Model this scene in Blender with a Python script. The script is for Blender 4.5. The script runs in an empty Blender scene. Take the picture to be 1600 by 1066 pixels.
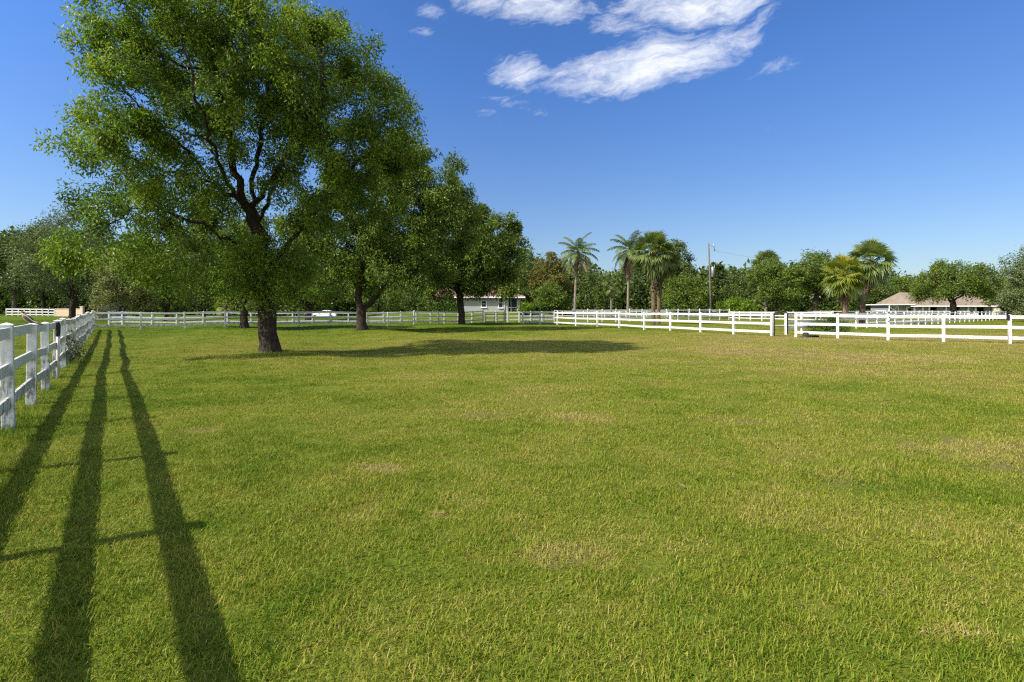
import bpy, math, random
import numpy as np
from mathutils import Vector, Matrix, Euler

PI = math.pi
R = math.radians
sc = bpy.context.scene
COL = sc.collection
rng = np.random.default_rng(7)
random.seed(7)

# ------------------------------------------------------------------ camera model
F, HC, YH = 860.0, 1.55, 484.0          # focal in photo pixels, eye height, horizon row


def X(px, d):
    return (px - 800.0) / F * d


def Z(py, d):
    return HC + (YH - py) / F * d


def depth(py):
    return F * HC / (py - YH)


def sstep(a, b, x):
    t = np.clip((x - a) / (b - a), 0, 1)
    return t * t * (3 - 2 * t)


def ground_h(x, y):
    x = np.asarray(x, float); y = np.asarray(y, float)
    und = 0.075 * np.sin(x * 0.62 + y * 0.33 + 1.0) + 0.06 * np.sin(x * 0.21 - y * 0.71 + 2.0) + 0.03 * np.sin(x * 0.9 - y * 0.25)
    d = np.hypot(x, y)
    und = und * sstep(9, 18, d) * (1 - sstep(55, 80, d)) * (1 - .8 * sstep(-8, 2, x))
    pad = 1.15 * (1 - sstep(0.62, 1.15, np.hypot((x + 9) / 19, (y - 97) / 22)))
    rise = 0.35 * sstep(60, 100, -x)
    return und + pad + rise


def gh(x, y):
    return float(ground_h(x, y))


# ------------------------------------------------------------------ tagging
def tag(o, label=None, cat=None, group=None, kind=None):
    if label: o['label'] = label
    if cat: o['category'] = cat
    if group: o['group'] = group
    if kind: o['kind'] = kind
    return o


def thing(name, loc, label, cat, group=None, rz=0.0):
    o = bpy.data.objects.new(name, None)
    o.empty_display_size = 0.3
    COL.objects.link(o)
    o.location = loc
    o.rotation_euler = (0, 0, rz)
    return tag(o, label, cat, group)


# ------------------------------------------------------------------ mesh builder
class MB:
    def __init__(self):
        self.v = []; self.f = []; self.t = []; self.n = 0; self.sm = []

    def add(self, verts, faces, tint=0.5, smooth=False):
        verts = np.asarray(verts, float).reshape(-1, 3)
        if isinstance(faces, np.ndarray):
            faces = [faces]
        else:
            d = {}
            for f in faces:
                d.setdefault(len(f), []).append(f)
            faces = [np.array(x, int) for x in d.values()]
        self.v.append(verts)
        for fa in faces:
            self.f.append(fa + self.n)
            tt = np.broadcast_to(np.asarray(tint, float), (len(fa),)) if np.ndim(tint) == 0 else np.asarray(tint, float)
            self.t.append(tt)
            self.sm.append(np.full(len(fa), smooth))
        self.n += len(verts)
        return self

    def box(self, c, s, rz=0.0, tint=0.5, M=None):
        x, y, z = s[0] / 2, s[1] / 2, s[2] / 2
        v = np.array([[-x, -y, -z], [x, -y, -z], [x, y, -z], [-x, y, -z], [-x, -y, z], [x, -y, z], [x, y, z], [-x, y, z]])
        if rz:
            ca, sa = math.cos(rz), math.sin(rz)
            v = v @ np.array([[ca, sa, 0], [-sa, ca, 0], [0, 0, 1]])
        v = v + np.array(c)
        f = np.array([[0, 3, 2, 1], [4, 5, 6, 7], [0, 1, 5, 4], [1, 2, 6, 5], [2, 3, 7, 6], [3, 0, 4, 7]])
        return self.add(v, f, tint)

    def bar(self, a, b, w, h, tint=0.5):
        """box from a to b, horizontal width w, upright height h"""
        a = np.array(a, float); b = np.array(b, float)
        d = b - a; d /= np.linalg.norm(d)
        s = np.cross(d, [0, 0, 1.0]); s /= max(np.linalg.norm(s), 1e-6)
        u = np.cross(s, d)
        v = []
        for p in (a, b):
            for i, j in ((-1, -1), (1, -1), (1, 1), (-1, 1)):
                v.append(p + s * i * w / 2 + u * j * h / 2)
        f = np.array([[0, 1, 2, 3], [7, 6, 5, 4], [0, 4, 5, 1], [1, 5, 6, 2], [2, 6, 7, 3], [3, 7, 4, 0]])
        return self.add(v, f, tint)

    def tube(self, pts, rad, sides=6, tint=0.5, cap=True):
        pts = np.asarray(pts, float); n = len(pts)
        rad = np.broadcast_to(np.asarray(rad, float), (n,))
        t = np.gradient(pts, axis=0)
        t /= np.maximum(np.linalg.norm(t, axis=1, keepdims=True), 1e-9)
        ref = np.array([0.31, 0.95, 0.05])
        if abs(t[0] @ ref) > 0.92: ref = np.array([0.95, 0.1, 0.3])
        N = np.zeros_like(pts)
        for i in range(n):
            a = ref - t[i] * (t[i] @ ref)
            a /= max(np.linalg.norm(a), 1e-9)
            N[i] = a; ref = a
        B = np.cross(t, N)
        ang = np.arange(sides) * 2 * PI / sides
        ring = (N[:, None, :] * np.cos(ang)[None, :, None] + B[:, None, :] * np.sin(ang)[None, :, None]) * rad[:, None, None] + pts[:, None, :]
        v = ring.reshape(-1, 3)
        i = np.arange(n - 1)[:, None] * sides; j = np.arange(sides)[None, :]
        j2 = (j + 1) % sides
        q = np.stack([i + j, i + j2, i + sides + j2, i + sides + j], -1).reshape(-1, 4)
        self.add(v, q, tint, True)
        if cap:
            base = self.n - len(v)
            for k0 in (0, (n - 1) * sides):
                idx = np.arange(sides) + k0 + base
                self.f.append((idx if k0 else idx[::-1]).reshape(1, -1)); self.t.append(np.array([0.5])); self.sm.append(np.array([False]))
        return self

    def mesh(self, name):
        me = bpy.data.meshes.new(name)
        v = np.concatenate(self.v) if self.v else np.zeros((0, 3))
        me.vertices.add(len(v)); me.vertices.foreach_set('co', v.astype(np.float32).ravel())
        if self.f:
            loops = np.concatenate([f.ravel() for f in self.f]).astype(np.int32)
            tot = np.concatenate([np.full(len(f), f.shape[1], np.int32) for f in self.f])
            st = np.concatenate([[0], np.cumsum(tot)[:-1]]).astype(np.int32)
            me.loops.add(len(loops)); me.loops.foreach_set('vertex_index', loops)
            me.polygons.add(len(tot)); me.polygons.foreach_set('loop_start', st); me.polygons.foreach_set('loop_total', tot)
            a = me.attributes.new('tint', 'FLOAT', 'FACE')
            a.data.foreach_set('value', np.concatenate(self.t).astype(np.float32))
            me.polygons.foreach_set('use_smooth', np.concatenate(self.sm).astype(bool))
        me.update(calc_edges=True); me.validate()
        return me

    def build(self, name, mat, parent=None, loc=(0, 0, 0), bevel=0.0):
        me = self.mesh(name)
        if mat: me.materials.append(mat)
        o = bpy.data.objects.new(name, me)
        COL.objects.link(o)
        o.location = loc
        if parent: o.parent = parent
        if bevel:
            b = o.modifiers.new('bevel', 'BEVEL'); b.width = bevel; b.segments = 2; b.limit_method = 'ANGLE'
        return o


# ------------------------------------------------------------------ node helper
class NT:
    def __init__(self, tree):
        self.t = tree; self.n = tree.nodes; self.l = tree.links

    def node(self, typ, **kw):
        n = self.n.new(typ)
        for k, v in kw.items(): setattr(n, k, v)
        return n

    def put(self, sock, v):
        if isinstance(v, bpy.types.NodeSocket): self.l.new(v, sock)
        elif v is not None:
            if hasattr(sock.default_value, '__len__') and not hasattr(v, '__len__'): v = [v] * len(sock.default_value)
            if hasattr(sock.default_value, '__len__') and len(sock.default_value) == 4 and len(v) == 3: v = (*v, 1)
            sock.default_value = v

    def math(self, op, a, b=None, c=None, clamp=False):
        n = self.node('ShaderNodeMath', operation=op, use_clamp=clamp)
        self.put(n.inputs[0], a)
        if b is not None: self.put(n.inputs[1], b)
        if c is not None: self.put(n.inputs[2], c)
        return n.outputs[0]

    def vmath(self, op, a, b=None, scale=None):
        n = self.node('ShaderNodeVectorMath', operation=op)
        self.put(n.inputs[0], a)
        if b is not None: self.put(n.inputs[1], b)
        if scale is not None: self.put(n.inputs['Scale'], scale)
        return n.outputs['Value'] if op in ('LENGTH', 'DOT_PRODUCT', 'DISTANCE') else n.outputs['Vector']

    def comb(self, x, y, z):
        n = self.node('ShaderNodeCombineXYZ')
        for i, v in enumerate((x, y, z)): self.put(n.inputs[i], v)
        return n.outputs[0]

    def sep(self, v):
        n = self.node('ShaderNodeSeparateXYZ'); self.put(n.inputs[0], v)
        return n.outputs

    def noise(self, vec, scale, detail=3, rough=0.5, dist=0.0, color=False):
        n = self.node('ShaderNodeTexNoise')
        if vec is not None: self.put(n.inputs['Vector'], vec)
        n.inputs['Scale'].default_value = scale; n.inputs['Detail'].default_value = detail
        n.inputs['Roughness'].default_value = rough; n.inputs['Distortion'].default_value = dist
        return n.outputs['Color' if color else 'Fac']

    def ramp(self, a, b, x, smooth=True):
        n = self.node('ShaderNodeMapRange'); n.interpolation_type = 'SMOOTHSTEP' if smooth else 'LINEAR'
        self.put(n.inputs['Value'], x); self.put(n.inputs['From Min'], a); self.put(n.inputs['From Max'], b)
        return n.outputs[0]

    def mix(self, f, a, b, blend='MIX'):
        n = self.node('ShaderNodeMix', data_type='RGBA', blend_type=blend)
        self.put(n.inputs[0], f); self.put(n.inputs[6], a); self.put(n.inputs[7], b)
        return n.outputs[2]

    def cramp(self, f, stops):
        n = self.node('ShaderNodeValToRGB')
        self.put(n.inputs[0], f)
        e = n.color_ramp.elements
        while len(e) < len(stops): e.new(0.5)
        for i, (p, c) in enumerate(stops):
            e[i].position = p; e[i].color = (*c, 1)
        return n.outputs[0]

    def attr(self, name):
        n = self.node('ShaderNodeAttribute'); n.attribute_name = name
        return n.outputs['Fac']


def new_mat(name):
    m = bpy.data.materials.new(name); m.use_nodes = True
    nt = NT(m.node_tree)
    p = m.node_tree.nodes['Principled BSDF']
    return m, nt, p


def simple(name, col, rough=0.6, metal=0.0, var=0.12, nscale=6.0, bump=0.0, bscale=40.0, spec=0.4):
    m, nt, p = new_mat(name)
    pos = nt.node('ShaderNodeTexCoord').outputs['Object']
    n = nt.noise(pos, nscale, 5, 0.6)
    c = nt.mix(n, tuple(max(0, x * (1 - var * 1.6)) for x in col), tuple(min(1, x * (1 + var * 1.3)) for x in col))
    nt.put(p.inputs['Base Color'], c)
    p.inputs['Roughness'].default_value = rough; p.inputs['Metallic'].default_value = metal
    p.inputs['Specular IOR Level'].default_value = spec
    if bump:
        b = nt.node('ShaderNodeBump'); b.inputs['Strength'].default_value = bump; b.inputs['Distance'].default_value = 0.02
        nt.put(b.inputs['Height'], nt.noise(pos, bscale, 4, 0.6)); nt.put(p.inputs['Normal'], b.outputs[0])
    return m


def leaf_mat(name, dark, mid, light, trans=0.3, rough=0.45, patch=0.5):
    m, nt, p = new_mat(name)
    t = nt.attr('tint')
    pos = nt.node('ShaderNodeNewGeometry').outputs['Position']
    big = nt.noise(pos, patch, 2)
    f = nt.math('ADD', t, nt.math('MULTIPLY', nt.math('SUBTRACT', big, 0.5), 0.9), clamp=True)
    c = nt.cramp(f, [(0.05, dark), (0.5, mid), (0.95, light)])
    nt.put(p.inputs['Base Color'], c)
    p.inputs['Roughness'].default_value = rough; p.inputs['Specular IOR Level'].default_value = 0.28
    tr = nt.node('ShaderNodeBsdfTranslucent')
    nt.put(tr.inputs['Color'], nt.mix(1.0, c, (1.0, 1.15, 0.5), 'MULTIPLY'))
    mx = nt.node('ShaderNodeMixShader'); mx.inputs[0].default_value = trans
    nt.l.new(p.outputs[0], mx.inputs[1]); nt.l.new(tr.outputs[0], mx.inputs[2])
    nt.l.new(mx.outputs[0], nt.n['Material Output'].inputs['Surface'])
    return m


def bark_mat(name, dark, light, scale=3.0, strength=0.7):
    m, nt, p = new_mat(name)
    pos = nt.node('ShaderNodeTexCoord').outputs['Object']
    st = nt.vmath('MULTIPLY', pos, (scale * 3, scale * 3, scale * 0.7))
    n = nt.noise(st, 2.0, 6, 0.65, 0.4)
    lich = nt.ramp(0.62, 0.7, nt.noise(pos, 3.5, 5, 0.65))
    c = nt.mix(nt.ramp(0.3, 0.7, n), dark, light)
    c = nt.mix(nt.math('MULTIPLY', lich, 0.5), c, tuple(min(1, x * 2.2 + 0.02) for x in light))
    nt.put(p.inputs['Base Color'], c); p.inputs['Roughness'].default_value = 0.9
    p.inputs['Specular IOR Level'].default_value = 0.15
    b = nt.node('ShaderNodeBump'); b.inputs['Strength'].default_value = strength; b.inputs['Distance'].default_value = 0.05
    nt.put(b.inputs['Height'], n); nt.put(p.inputs['Normal'], b.outputs[0])
    return m


M = {}
# vinyl fence, weathered: grey streaks and algae stains gather near the foot of each post
def vinyl(name, stain):
    m, nt, p = new_mat(name)
    g = nt.node('ShaderNodeNewGeometry')
    pos = g.outputs['Position']
    z = nt.sep(pos)[2]
    low = nt.ramp(1.2, 0.25, z)
    streak = nt.noise(nt.vmath('MULTIPLY', pos, (30, 30, 3)), 1.0, 5, 0.7, 0.6)
    blot = nt.noise(pos, 7.0, 6, 0.7)
    d = nt.math('MULTIPLY', nt.ramp(0.44, 0.58, nt.math('ADD', nt.math('MULTIPLY', streak, 0.55), nt.math('MULTIPLY', blot, 0.45))), nt.math('ADD', nt.math('MULTIPLY', low, stain), stain * 0.12), clamp=True)
    c = nt.mix(d, (0.69, 0.68, 0.645), (0.17, 0.17, 0.155))
    c = nt.mix(nt.math('MULTIPLY', nt.noise(pos, 1.3, 3), 0.18), c, (0.5, 0.5, 0.45))
    nt.put(p.inputs['Base Color'], c); p.inputs['Roughness'].default_value = 0.42; p.inputs['Specular IOR Level'].default_value = 0.4
    return m
M['vinyl_near'] = vinyl('weathered_white_vinyl', 1.15)
M['vinyl'] = vinyl('white_vinyl', 0.5)

M['bark'] = bark_mat('dark_bark', (0.016, 0.012, 0.009), (0.062, 0.046, 0.034))
M['bark_grey'] = bark_mat('grey_bark', (0.06, 0.05, 0.042), (0.2, 0.17, 0.14))
M['bark_palm'] = bark_mat('palm_bark', (0.10, 0.08, 0.062), (0.27, 0.225, 0.18), 1.5)
M['bark_boot'] = bark_mat('booted_palm_bark', (0.055, 0.036, 0.024), (0.2, 0.135, 0.09), 1.2, 1.0)
M['leaf_main'] = leaf_mat('broad_leaf', (0.045, 0.08, 0.010), (0.125, 0.198, 0.018), (0.27, 0.33, 0.036), 0.44, patch=0.45)
M['leaf_mid'] = leaf_mat('mid_leaf', (0.042, 0.072, 0.010), (0.108, 0.165, 0.02), (0.19, 0.24, 0.032), 0.34)
M['leaf_oak'] = leaf_mat('grey_oak_leaf', (0.055, 0.08, 0.028), (0.125, 0.165, 0.055), (0.21, 0.24, 0.09), 0.25)
M['leaf_olive'] = leaf_mat('olive_leaf', (0.08, 0.09, 0.025), (0.18, 0.19, 0.055), (0.29, 0.28, 0.09), 0.25)
M['leaf_brown'] = leaf_mat('russet_leaf', (0.06, 0.065, 0.014), (0.14, 0.135, 0.026), (0.21, 0.175, 0.035), 0.3)
M['leaf_dark'] = leaf_mat('dark_leaf', (0.03, 0.054, 0.012), (0.078, 0.12, 0.022), (0.14, 0.18, 0.032), 0.28)
M['leaf_bright'] = leaf_mat('bright_leaf', (0.06, 0.11, 0.008), (0.13, 0.21, 0.014), (0.22, 0.29, 0.025), 0.38)
M['leaf_hedge'] = leaf_mat('hedge_leaf', (0.025, 0.06, 0.008), (0.075, 0.14, 0.014), (0.14, 0.2, 0.025), 0.25)
M['leaf_vine'] = leaf_mat('vine_leaf', (0.05, 0.06, 0.03), (0.09, 0.11, 0.05), (0.16, 0.18, 0.09), 0.2)
M['frond'] = leaf_mat('palm_frond', (0.05, 0.08, 0.02), (0.12, 0.165, 0.04), (0.22, 0.25, 0.075), 0.28)
M['frond_yellow'] = leaf_mat('yellow_palm_frond', (0.08, 0.115, 0.014), (0.17, 0.205, 0.022), (0.30, 0.26, 0.032), 0.3)
M['frond_dead'] = leaf_mat('dead_palm_frond', (0.08, 0.05, 0.03), (0.19, 0.13, 0.08), (0.3, 0.22, 0.13), 0.15)
M['black_metal'] = simple('black_painted_steel', (0.015, 0.015, 0.017), 0.45, 0.3)
M['black_rubber'] = simple('black_rubber', (0.014, 0.013, 0.013), 0.75)
M['galv'] = simple('galvanised_steel', (0.3, 0.31, 0.32), 0.45, 0.6)
M['pole'] = bark_mat('weathered_pole_wood', (0.075, 0.068, 0.06), (0.16, 0.145, 0.13), 2.0, 0.3)
M['white_trim'] = simple('white_trim_paint', (0.78, 0.78, 0.76), 0.5, var=0.06)
M['wall_pale'] = simple('pale_grey_green_stucco', (0.29, 0.305, 0.28), 0.85, var=0.08, bump=0.2)
M['wall_tan'] = simple('tan_stucco', (0.62, 0.46, 0.33), 0.85, var=0.1, bump=0.2)
M['wall_cream'] = simple('cream_stucco', (0.6, 0.5, 0.36), 0.85, var=0.1, bump=0.2)
M['wall_grey'] = simple('grey_siding', (0.23, 0.24, 0.26), 0.8, var=0.1)
M['glass'] = simple('dark_window_glass', (0.02, 0.028, 0.035), 0.08, spec=0.6, var=0.2)
M['screen'] = simple('dark_insect_screen', (0.008, 0.008, 0.009), 0.7)
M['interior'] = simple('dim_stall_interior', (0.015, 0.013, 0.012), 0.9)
M['car_paint'] = simple('white_car_paint', (0.82, 0.82, 0.82), 0.2, spec=0.6, var=0.02)
M['tail_red'] = simple('red_lamp_lens', (0.35, 0.01, 0.01), 0.2)


def tile_roof_mat():
    m, nt, p = new_mat('terracotta_tiles')
    pos = nt.node('ShaderNodeTexCoord').outputs['Object']
    n = nt.noise(nt.vmath('MULTIPLY', pos, (3.3, 2.5, 6)), 1.0, 3)
    c = nt.cramp(n, [(0.3, (0.12, 0.058, 0.046)), (0.5, (0.19, 0.09, 0.07)), (0.7, (0.26, 0.14, 0.11))])
    nt.put(p.inputs['Base Color'], c); p.inputs['Roughness'].default_value = 0.8
    w = nt.node('ShaderNodeTexWave'); w.bands_direction = 'X'; nt.put(w.inputs['Vector'], pos); w.inputs['Scale'].default_value = 1.1
    b = nt.node('ShaderNodeBump'); b.inputs['Strength'].default_value = 0.7; b.inputs['Distance'].default_value = 0.06
    nt.put(b.inputs['Height'], w.outputs['Fac']); nt.put(p.inputs['Normal'], b.outputs[0])
    return m
M['tiles'] = tile_roof_mat()
M['metal_roof'] = simple('tan_rusted_metal_roof', (0.24, 0.19, 0.145), 0.6, 0.1, var=0.3, nscale=1.4)
M['bird_dark'] = simple('dark_plumage', (0.03, 0.024, 0.02), 0.8, nscale=30, var=0.4)
M['bird_pale'] = simple('pale_plumage', (0.34, 0.27, 0.2), 0.85, nscale=30, var=0.3)
M['pvc'] = simple('weathered_pipe', (0.55, 0.5, 0.46), 0.5)
M['dry_leaf'] = leaf_mat('fallen_leaf', (0.10, 0.06, 0.03), (0.2, 0.13, 0.065), (0.3, 0.21, 0.11), 0.15)
M['gravel'] = simple('pale_gravel', (0.33, 0.31, 0.28), 0.95, nscale=3, var=0.25, bump=0.4)

# ------------------------------------------------------------------ lawn colour, shared by soil sheet and blades
DIRT = [(590, 732, .30, .16), (690, 806, .12, .10), (880, 868, .30, .22), (1500, 990, .18, .10), (1330, 745, .4, .3), (1575, 722, .7, .6),
        (760, 650, .55, .4), (320, 672, .3, .2), (900, 652, .6, .35), (1545, 700, 1.0, .5), (1130, 655, .5, .35)]
DIRT_W = [(X(px, depth(py)), depth(py), rx, ry) for px, py, rx, ry in DIRT]


def turf_fields(nt, pos):
    flat = nt.vmath('MULTIPLY', pos, (1, 1, 0))
    big = nt.noise(flat, 0.16, 3, 0.55, 0.5)
    mid = nt.noise(nt.vmath('MULTIPLY', flat, (0.8, 1.0, 0)), 0.75, 4, 0.6, 0.8)
    fine = nt.noise(flat, 4.2, 4, 0.65)
    s = nt.sep(pos)
    trend = nt.math('MULTIPLY', nt.math('MINIMUM', nt.math('MAXIMUM', s[0], -14), 12), 0.010)
    far = nt.math('SUBTRACT', nt.math('MULTIPLY', nt.ramp(4, 24, s[1]), 0.13), nt.math('MULTIPLY', nt.ramp(26, 46, s[1]), 0.24))
    dry = nt.math('ADD', nt.math('ADD', nt.math('MULTIPLY', big, 0.65), nt.math('MULTIPLY', mid, 0.7)), nt.math('ADD', nt.math('MULTIPLY', fine, 0.3), nt.math('ADD', nt.math('ADD', trend, far), -0.24)))
    dirt = None
    for cx, cy, rx, ry in DIRT_W:
        v = nt.vmath('DIVIDE', nt.vmath('SUBTRACT', flat, (cx, cy, 0)), (rx, ry, 1))
        l = nt.math('ADD', nt.vmath('LENGTH', v), nt.math('MULTIPLY', nt.math('SUBTRACT', nt.noise(flat, 3.0, 5, 0.7), 0.5), 3.2))
        f = nt.ramp(1.25, 0.45, l)
        dirt = f if dirt is None else nt.math('MAXIMUM', dirt, f)
    return dry, dirt, fine


def soil_mat():
    m, nt, p = new_mat('turf_soil')
    pos = nt.node('ShaderNodeNewGeometry').outputs['Position']
    dry, dirt, fine = turf_fields(nt, pos)
    tex = nt.noise(nt.vmath('MULTIPLY', pos, (1, 1, 0)), 16, 4, 0.7)
    c = nt.cramp(dry, [(0.38, (0.085, 0.13, 0.010)), (0.58, (0.135, 0.16, 0.018)), (0.78, (0.185, 0.165, 0.034)), (0.97, (0.21, 0.155, 0.055))])
    c = nt.mix(nt.math('MULTIPLY', nt.ramp(0.35, 0.7, tex), 0.55), c, (0.035, 0.045, 0.009))
    c = nt.mix(nt.math('MULTIPLY', dirt, 0.65), c, (0.15, 0.115, 0.05))
    nt.put(p.inputs['Base Color'], c); p.inputs['Roughness'].default_value = 0.95; p.inputs['Specular IOR Level'].default_value = 0.05
    b = nt.node('ShaderNodeBump'); b.inputs['Strength'].default_value = 0.9; b.inputs['Distance'].default_value = 0.04
    nt.put(b.inputs['Height'], nt.noise(pos, 22, 4, 0.7)); nt.put(p.inputs['Normal'], b.outputs[0])
    return m


def blade_mat():
    m, nt, p = new_mat('grass_blades')
    pos = nt.node('ShaderNodeNewGeometry').outputs['Position']
    dry, dirt, fine = turf_fields(nt, pos)
    t = nt.attr('tint')
    f = nt.math('ADD', dry, nt.math('MULTIPLY', nt.math('SUBTRACT', t, 0.5), 0.42))
    f = nt.math('ADD', f, nt.math('MULTIPLY', dirt, 0.15))
    c = nt.cramp(f, [(0.30, (0.055, 0.11, 0.006)), (0.50, (0.15, 0.21, 0.013)), (0.72, (0.255, 0.265, 0.03)), (0.9, (0.385, 0.32, 0.085)), (1.0, (0.42, 0.33, 0.15))])
    nt.put(p.inputs['Base Color'], c); p.inputs['Roughness'].default_value = 0.55; p.inputs['Specular IOR Level'].default_value = 0.12
    tr = nt.node('ShaderNodeBsdfTranslucent'); nt.put(tr.inputs['Color'], c)
    mx = nt.node('ShaderNodeMixShader'); mx.inputs[0].default_value = 0.3
    nt.l.new(p.outputs[0], mx.inputs[1]); nt.l.new(tr.outputs[0], mx.inputs[2])
    nt.l.new(mx.outputs[0], nt.n['Material Output'].inputs['Surface'])
    return m


# ------------------------------------------------------------------ ground sheet
def axis(lo, hi, step, far, grow=1.35):
    a = list(np.arange(lo, hi + step, step))
    s = step
    while a[-1] < far: s *= grow; a.append(a[-1] + s)
    s = step
    while a[0] > -far: s *= grow; a.insert(0, a[0] - s)
    return np.array(a)

gx = axis(-75, 75, 0.9, 4000); gy = axis(-8, 122, 0.9, 4000)
GX, GY = np.meshgrid(gx, gy)
GZ = ground_h(GX, GY)
gm = MB()
nx = len(gx); ny = len(gy)
ii = (np.arange(ny - 1)[:, None] * nx + np.arange(nx - 1)[None, :])
gm.add(np.stack([GX, GY, GZ], -1).reshape(-1, 3), np.stack([ii, ii + 1, ii + nx + 1, ii + nx], -1).reshape(-1, 4), 0.5, True)
ground = gm.build('ground', soil_mat())
tag(ground, 'mown paddock lawn reaching to the trees', None, None, 'structure')

# ------------------------------------------------------------------ grass: loose vertices are the tuft positions, the tuft meshes lie in the same object
def grass():
    r = np.random.default_rng(3)
    mb = MB(); variants = 5
    var_id = []
    for k in range(variants):
        nb = 92
        a = r.uniform(0, 2 * PI, nb); rr = 0.15 * np.sqrt(r.uniform(0, 1, nb))
        base = np.stack([rr * np.cos(a), rr * np.sin(a), np.full(nb, -0.006)], -1)
        L = r.uniform(0.022, 0.056, nb) * (1 + 0.6 * (r.uniform(0, 1, nb) > 0.93))
        az = r.uniform(0, 2 * PI, nb); lean = r.uniform(0.2, 1.0, nb) ** .8 * 1.55
        hd = np.stack([np.cos(az), np.sin(az), 0 * az], -1); up = np.array([0, 0, 1.0])
        d1 = hd * np.sin(lean * 0.6)[:, None] + up * np.cos(lean * 0.6)[:, None]
        d2 = hd * np.sin(lean * 1.25)[:, None] + up * np.cos(lean * 1.25)[:, None]
        sd = np.stack([-np.sin(az + r.normal(0, .5, nb)), np.cos(az), 0 * az], -1)
        w = r.uniform(0.0012, 0.0027, nb)[:, None]
        m = base + d1 * (L * 0.55)[:, None]; tip = m + d2 * (L * 0.55)[:, None]
        v = np.stack([base - sd * w, base + sd * w, m + sd * w * .85, m - sd * w * .85, tip], 1)
        i = np.arange(nb)[:, None] * 5
        t = np.clip(r.normal(0.5, 0.3, nb) + 0.65 * (lean > 1.3) * (r.uniform(0, 1, nb) > 0.6) + .6 * (r.uniform(0, 1, nb) > .96), -.2, 1.3)
        n0 = mb.n
        mb.add(v.reshape(-1, 3), i + np.array([[0, 1, 2, 3]]), t)
        mb.f.append(i + np.array([[3, 2, 4]]) + n0); mb.t.append(t); mb.sm.append(np.full(nb, False))
        var_id.append(np.full(nb * 5, k))
    # scatter
    ds = np.linspace(1.6, 78, 900)
    dens = 115 * np.minimum(1, (4.5 / ds) ** 1.55)
    width = 2.12 * ds + 1.2
    pdf = dens * width; cdf = np.cumsum(pdf) * (ds[1] - ds[0]); n = int(cdf[-1])
    y = np.interp(r.uniform(0, cdf[-1], n), cdf, ds)
    x = r.uniform(-0.5, 0.5, n) * (2.12 * y + 1.2)
    keep = np.ones(n, bool)
    for cx, cy, rx, ry in DIRT_W:
        q = np.hypot((x - cx) / rx, (y - cy) / ry)
        keep &= ~((q < 0.95) & (r.uniform(0, 1, n) < 0.25 * (1 - q * .5)))
    x, y = x[keep], y[keep]; n = len(x)
    z = ground_h(x, y)
    scl = (np.maximum(1, y / 6) ** 0.42) * r.uniform(0.75, 1.25, n)
    clump = np.sin(x * 2.1 + 1.3 * np.sin(y * 1.7)) * np.sin(y * 2.6 + 0.8 * np.sin(x * 1.9))
    scz = scl ** 0.25 * (1.0 + 0.28 * clump) * r.uniform(0.8, 1.15, n)
    # ranker growth hugging the fence line and the trunk
    fx, fy = -6.485, 7.09
    t = (x - fx) * -0.588 + (y - fy) * 0.809
    dist = (x - fx) * 0.809 + (y - fy) * 0.588
    scz *= 1 + 1.1 * np.exp(-(dist / 0.22) ** 2) * (y < 45)
    td = np.hypot(x - X(422, 20.2), y - 20.2)
    scz *= 1 + 1.3 * np.exp(-((td - 0.5) / 0.3) ** 2)
    nv = mb.n
    me = mb.mesh('lawn_grass')
    me.vertices.add(n)
    co = np.empty((nv + n) * 3, np.float32); me.vertices.foreach_get('co', co)
    co = co.reshape(-1, 3); co[nv:] = np.stack([x, y, z], -1)
    me.vertices.foreach_set('co', co.ravel())
    va = np.concatenate([np.concatenate(var_id), r.integers(0, variants, n) + 100]).astype(np.int32)
    a = me.attributes.new('variant', 'INT', 'POINT'); a.data.foreach_set('value', va)
    a = me.attributes.new('tuft_rot', 'FLOAT', 'POINT'); a.data.foreach_set('value', np.concatenate([np.zeros(nv), r.uniform(0, 2 * PI, n)]).astype(np.float32))
    a = me.attributes.new('tuft_scale', 'FLOAT_VECTOR', 'POINT')
    s = np.ones((nv + n, 3), np.float32); s[nv:, 0] = scl; s[nv:, 1] = scl; s[nv:, 2] = scz
    a.data.foreach_set('vector', s.ravel())
    me.update()
    mat = blade_mat(); me.materials.append(mat)
    o = bpy.data.objects.new('lawn_grass', me); COL.objects.link(o)
    tag(o, 'short green and straw coloured grass blades of the mown paddock', 'grass', None, 'stuff')
    g = bpy.data.node_groups.new('scatter_tufts', 'GeometryNodeTree')
    g.interface.new_socket('Geometry', in_out='INPUT', socket_type='NodeSocketGeometry')
    g.interface.new_socket('Geometry', in_out='OUTPUT', socket_type='NodeSocketGeometry')
    N, L = g.nodes, g.links
    gi = N.new('NodeGroupInput'); go = N.new('NodeGroupOutput'); join = N.new('GeometryNodeJoinGeometry')
    def named(nm, ty):
        q = N.new('GeometryNodeInputNamedAttribute'); q.data_type = ty; q.inputs['Name'].default_value = nm
        return q.outputs['Attribute']
    vr = named('variant', 'INT'); rt = named('tuft_rot', 'FLOAT'); sl = named('tuft_scale', 'FLOAT_VECTOR')
    cx = N.new('ShaderNodeCombineXYZ'); L.new(rt, cx.inputs[2])
    def split(val):
        c = N.new('FunctionNodeCompare'); c.data_type = 'INT'; c.operation = 'EQUAL'
        ins = [q for q in c.inputs if q.type == 'INT']
        L.new(vr, ins[0]); ins[1].default_value = val
        s_ = N.new('GeometryNodeSeparateGeometry'); s_.domain = 'POINT'
        L.new(gi.outputs[0], s_.inputs['Geometry']); L.new(c.outputs[0], s_.inputs['Selection'])
        return s_.outputs['Selection']
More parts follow.
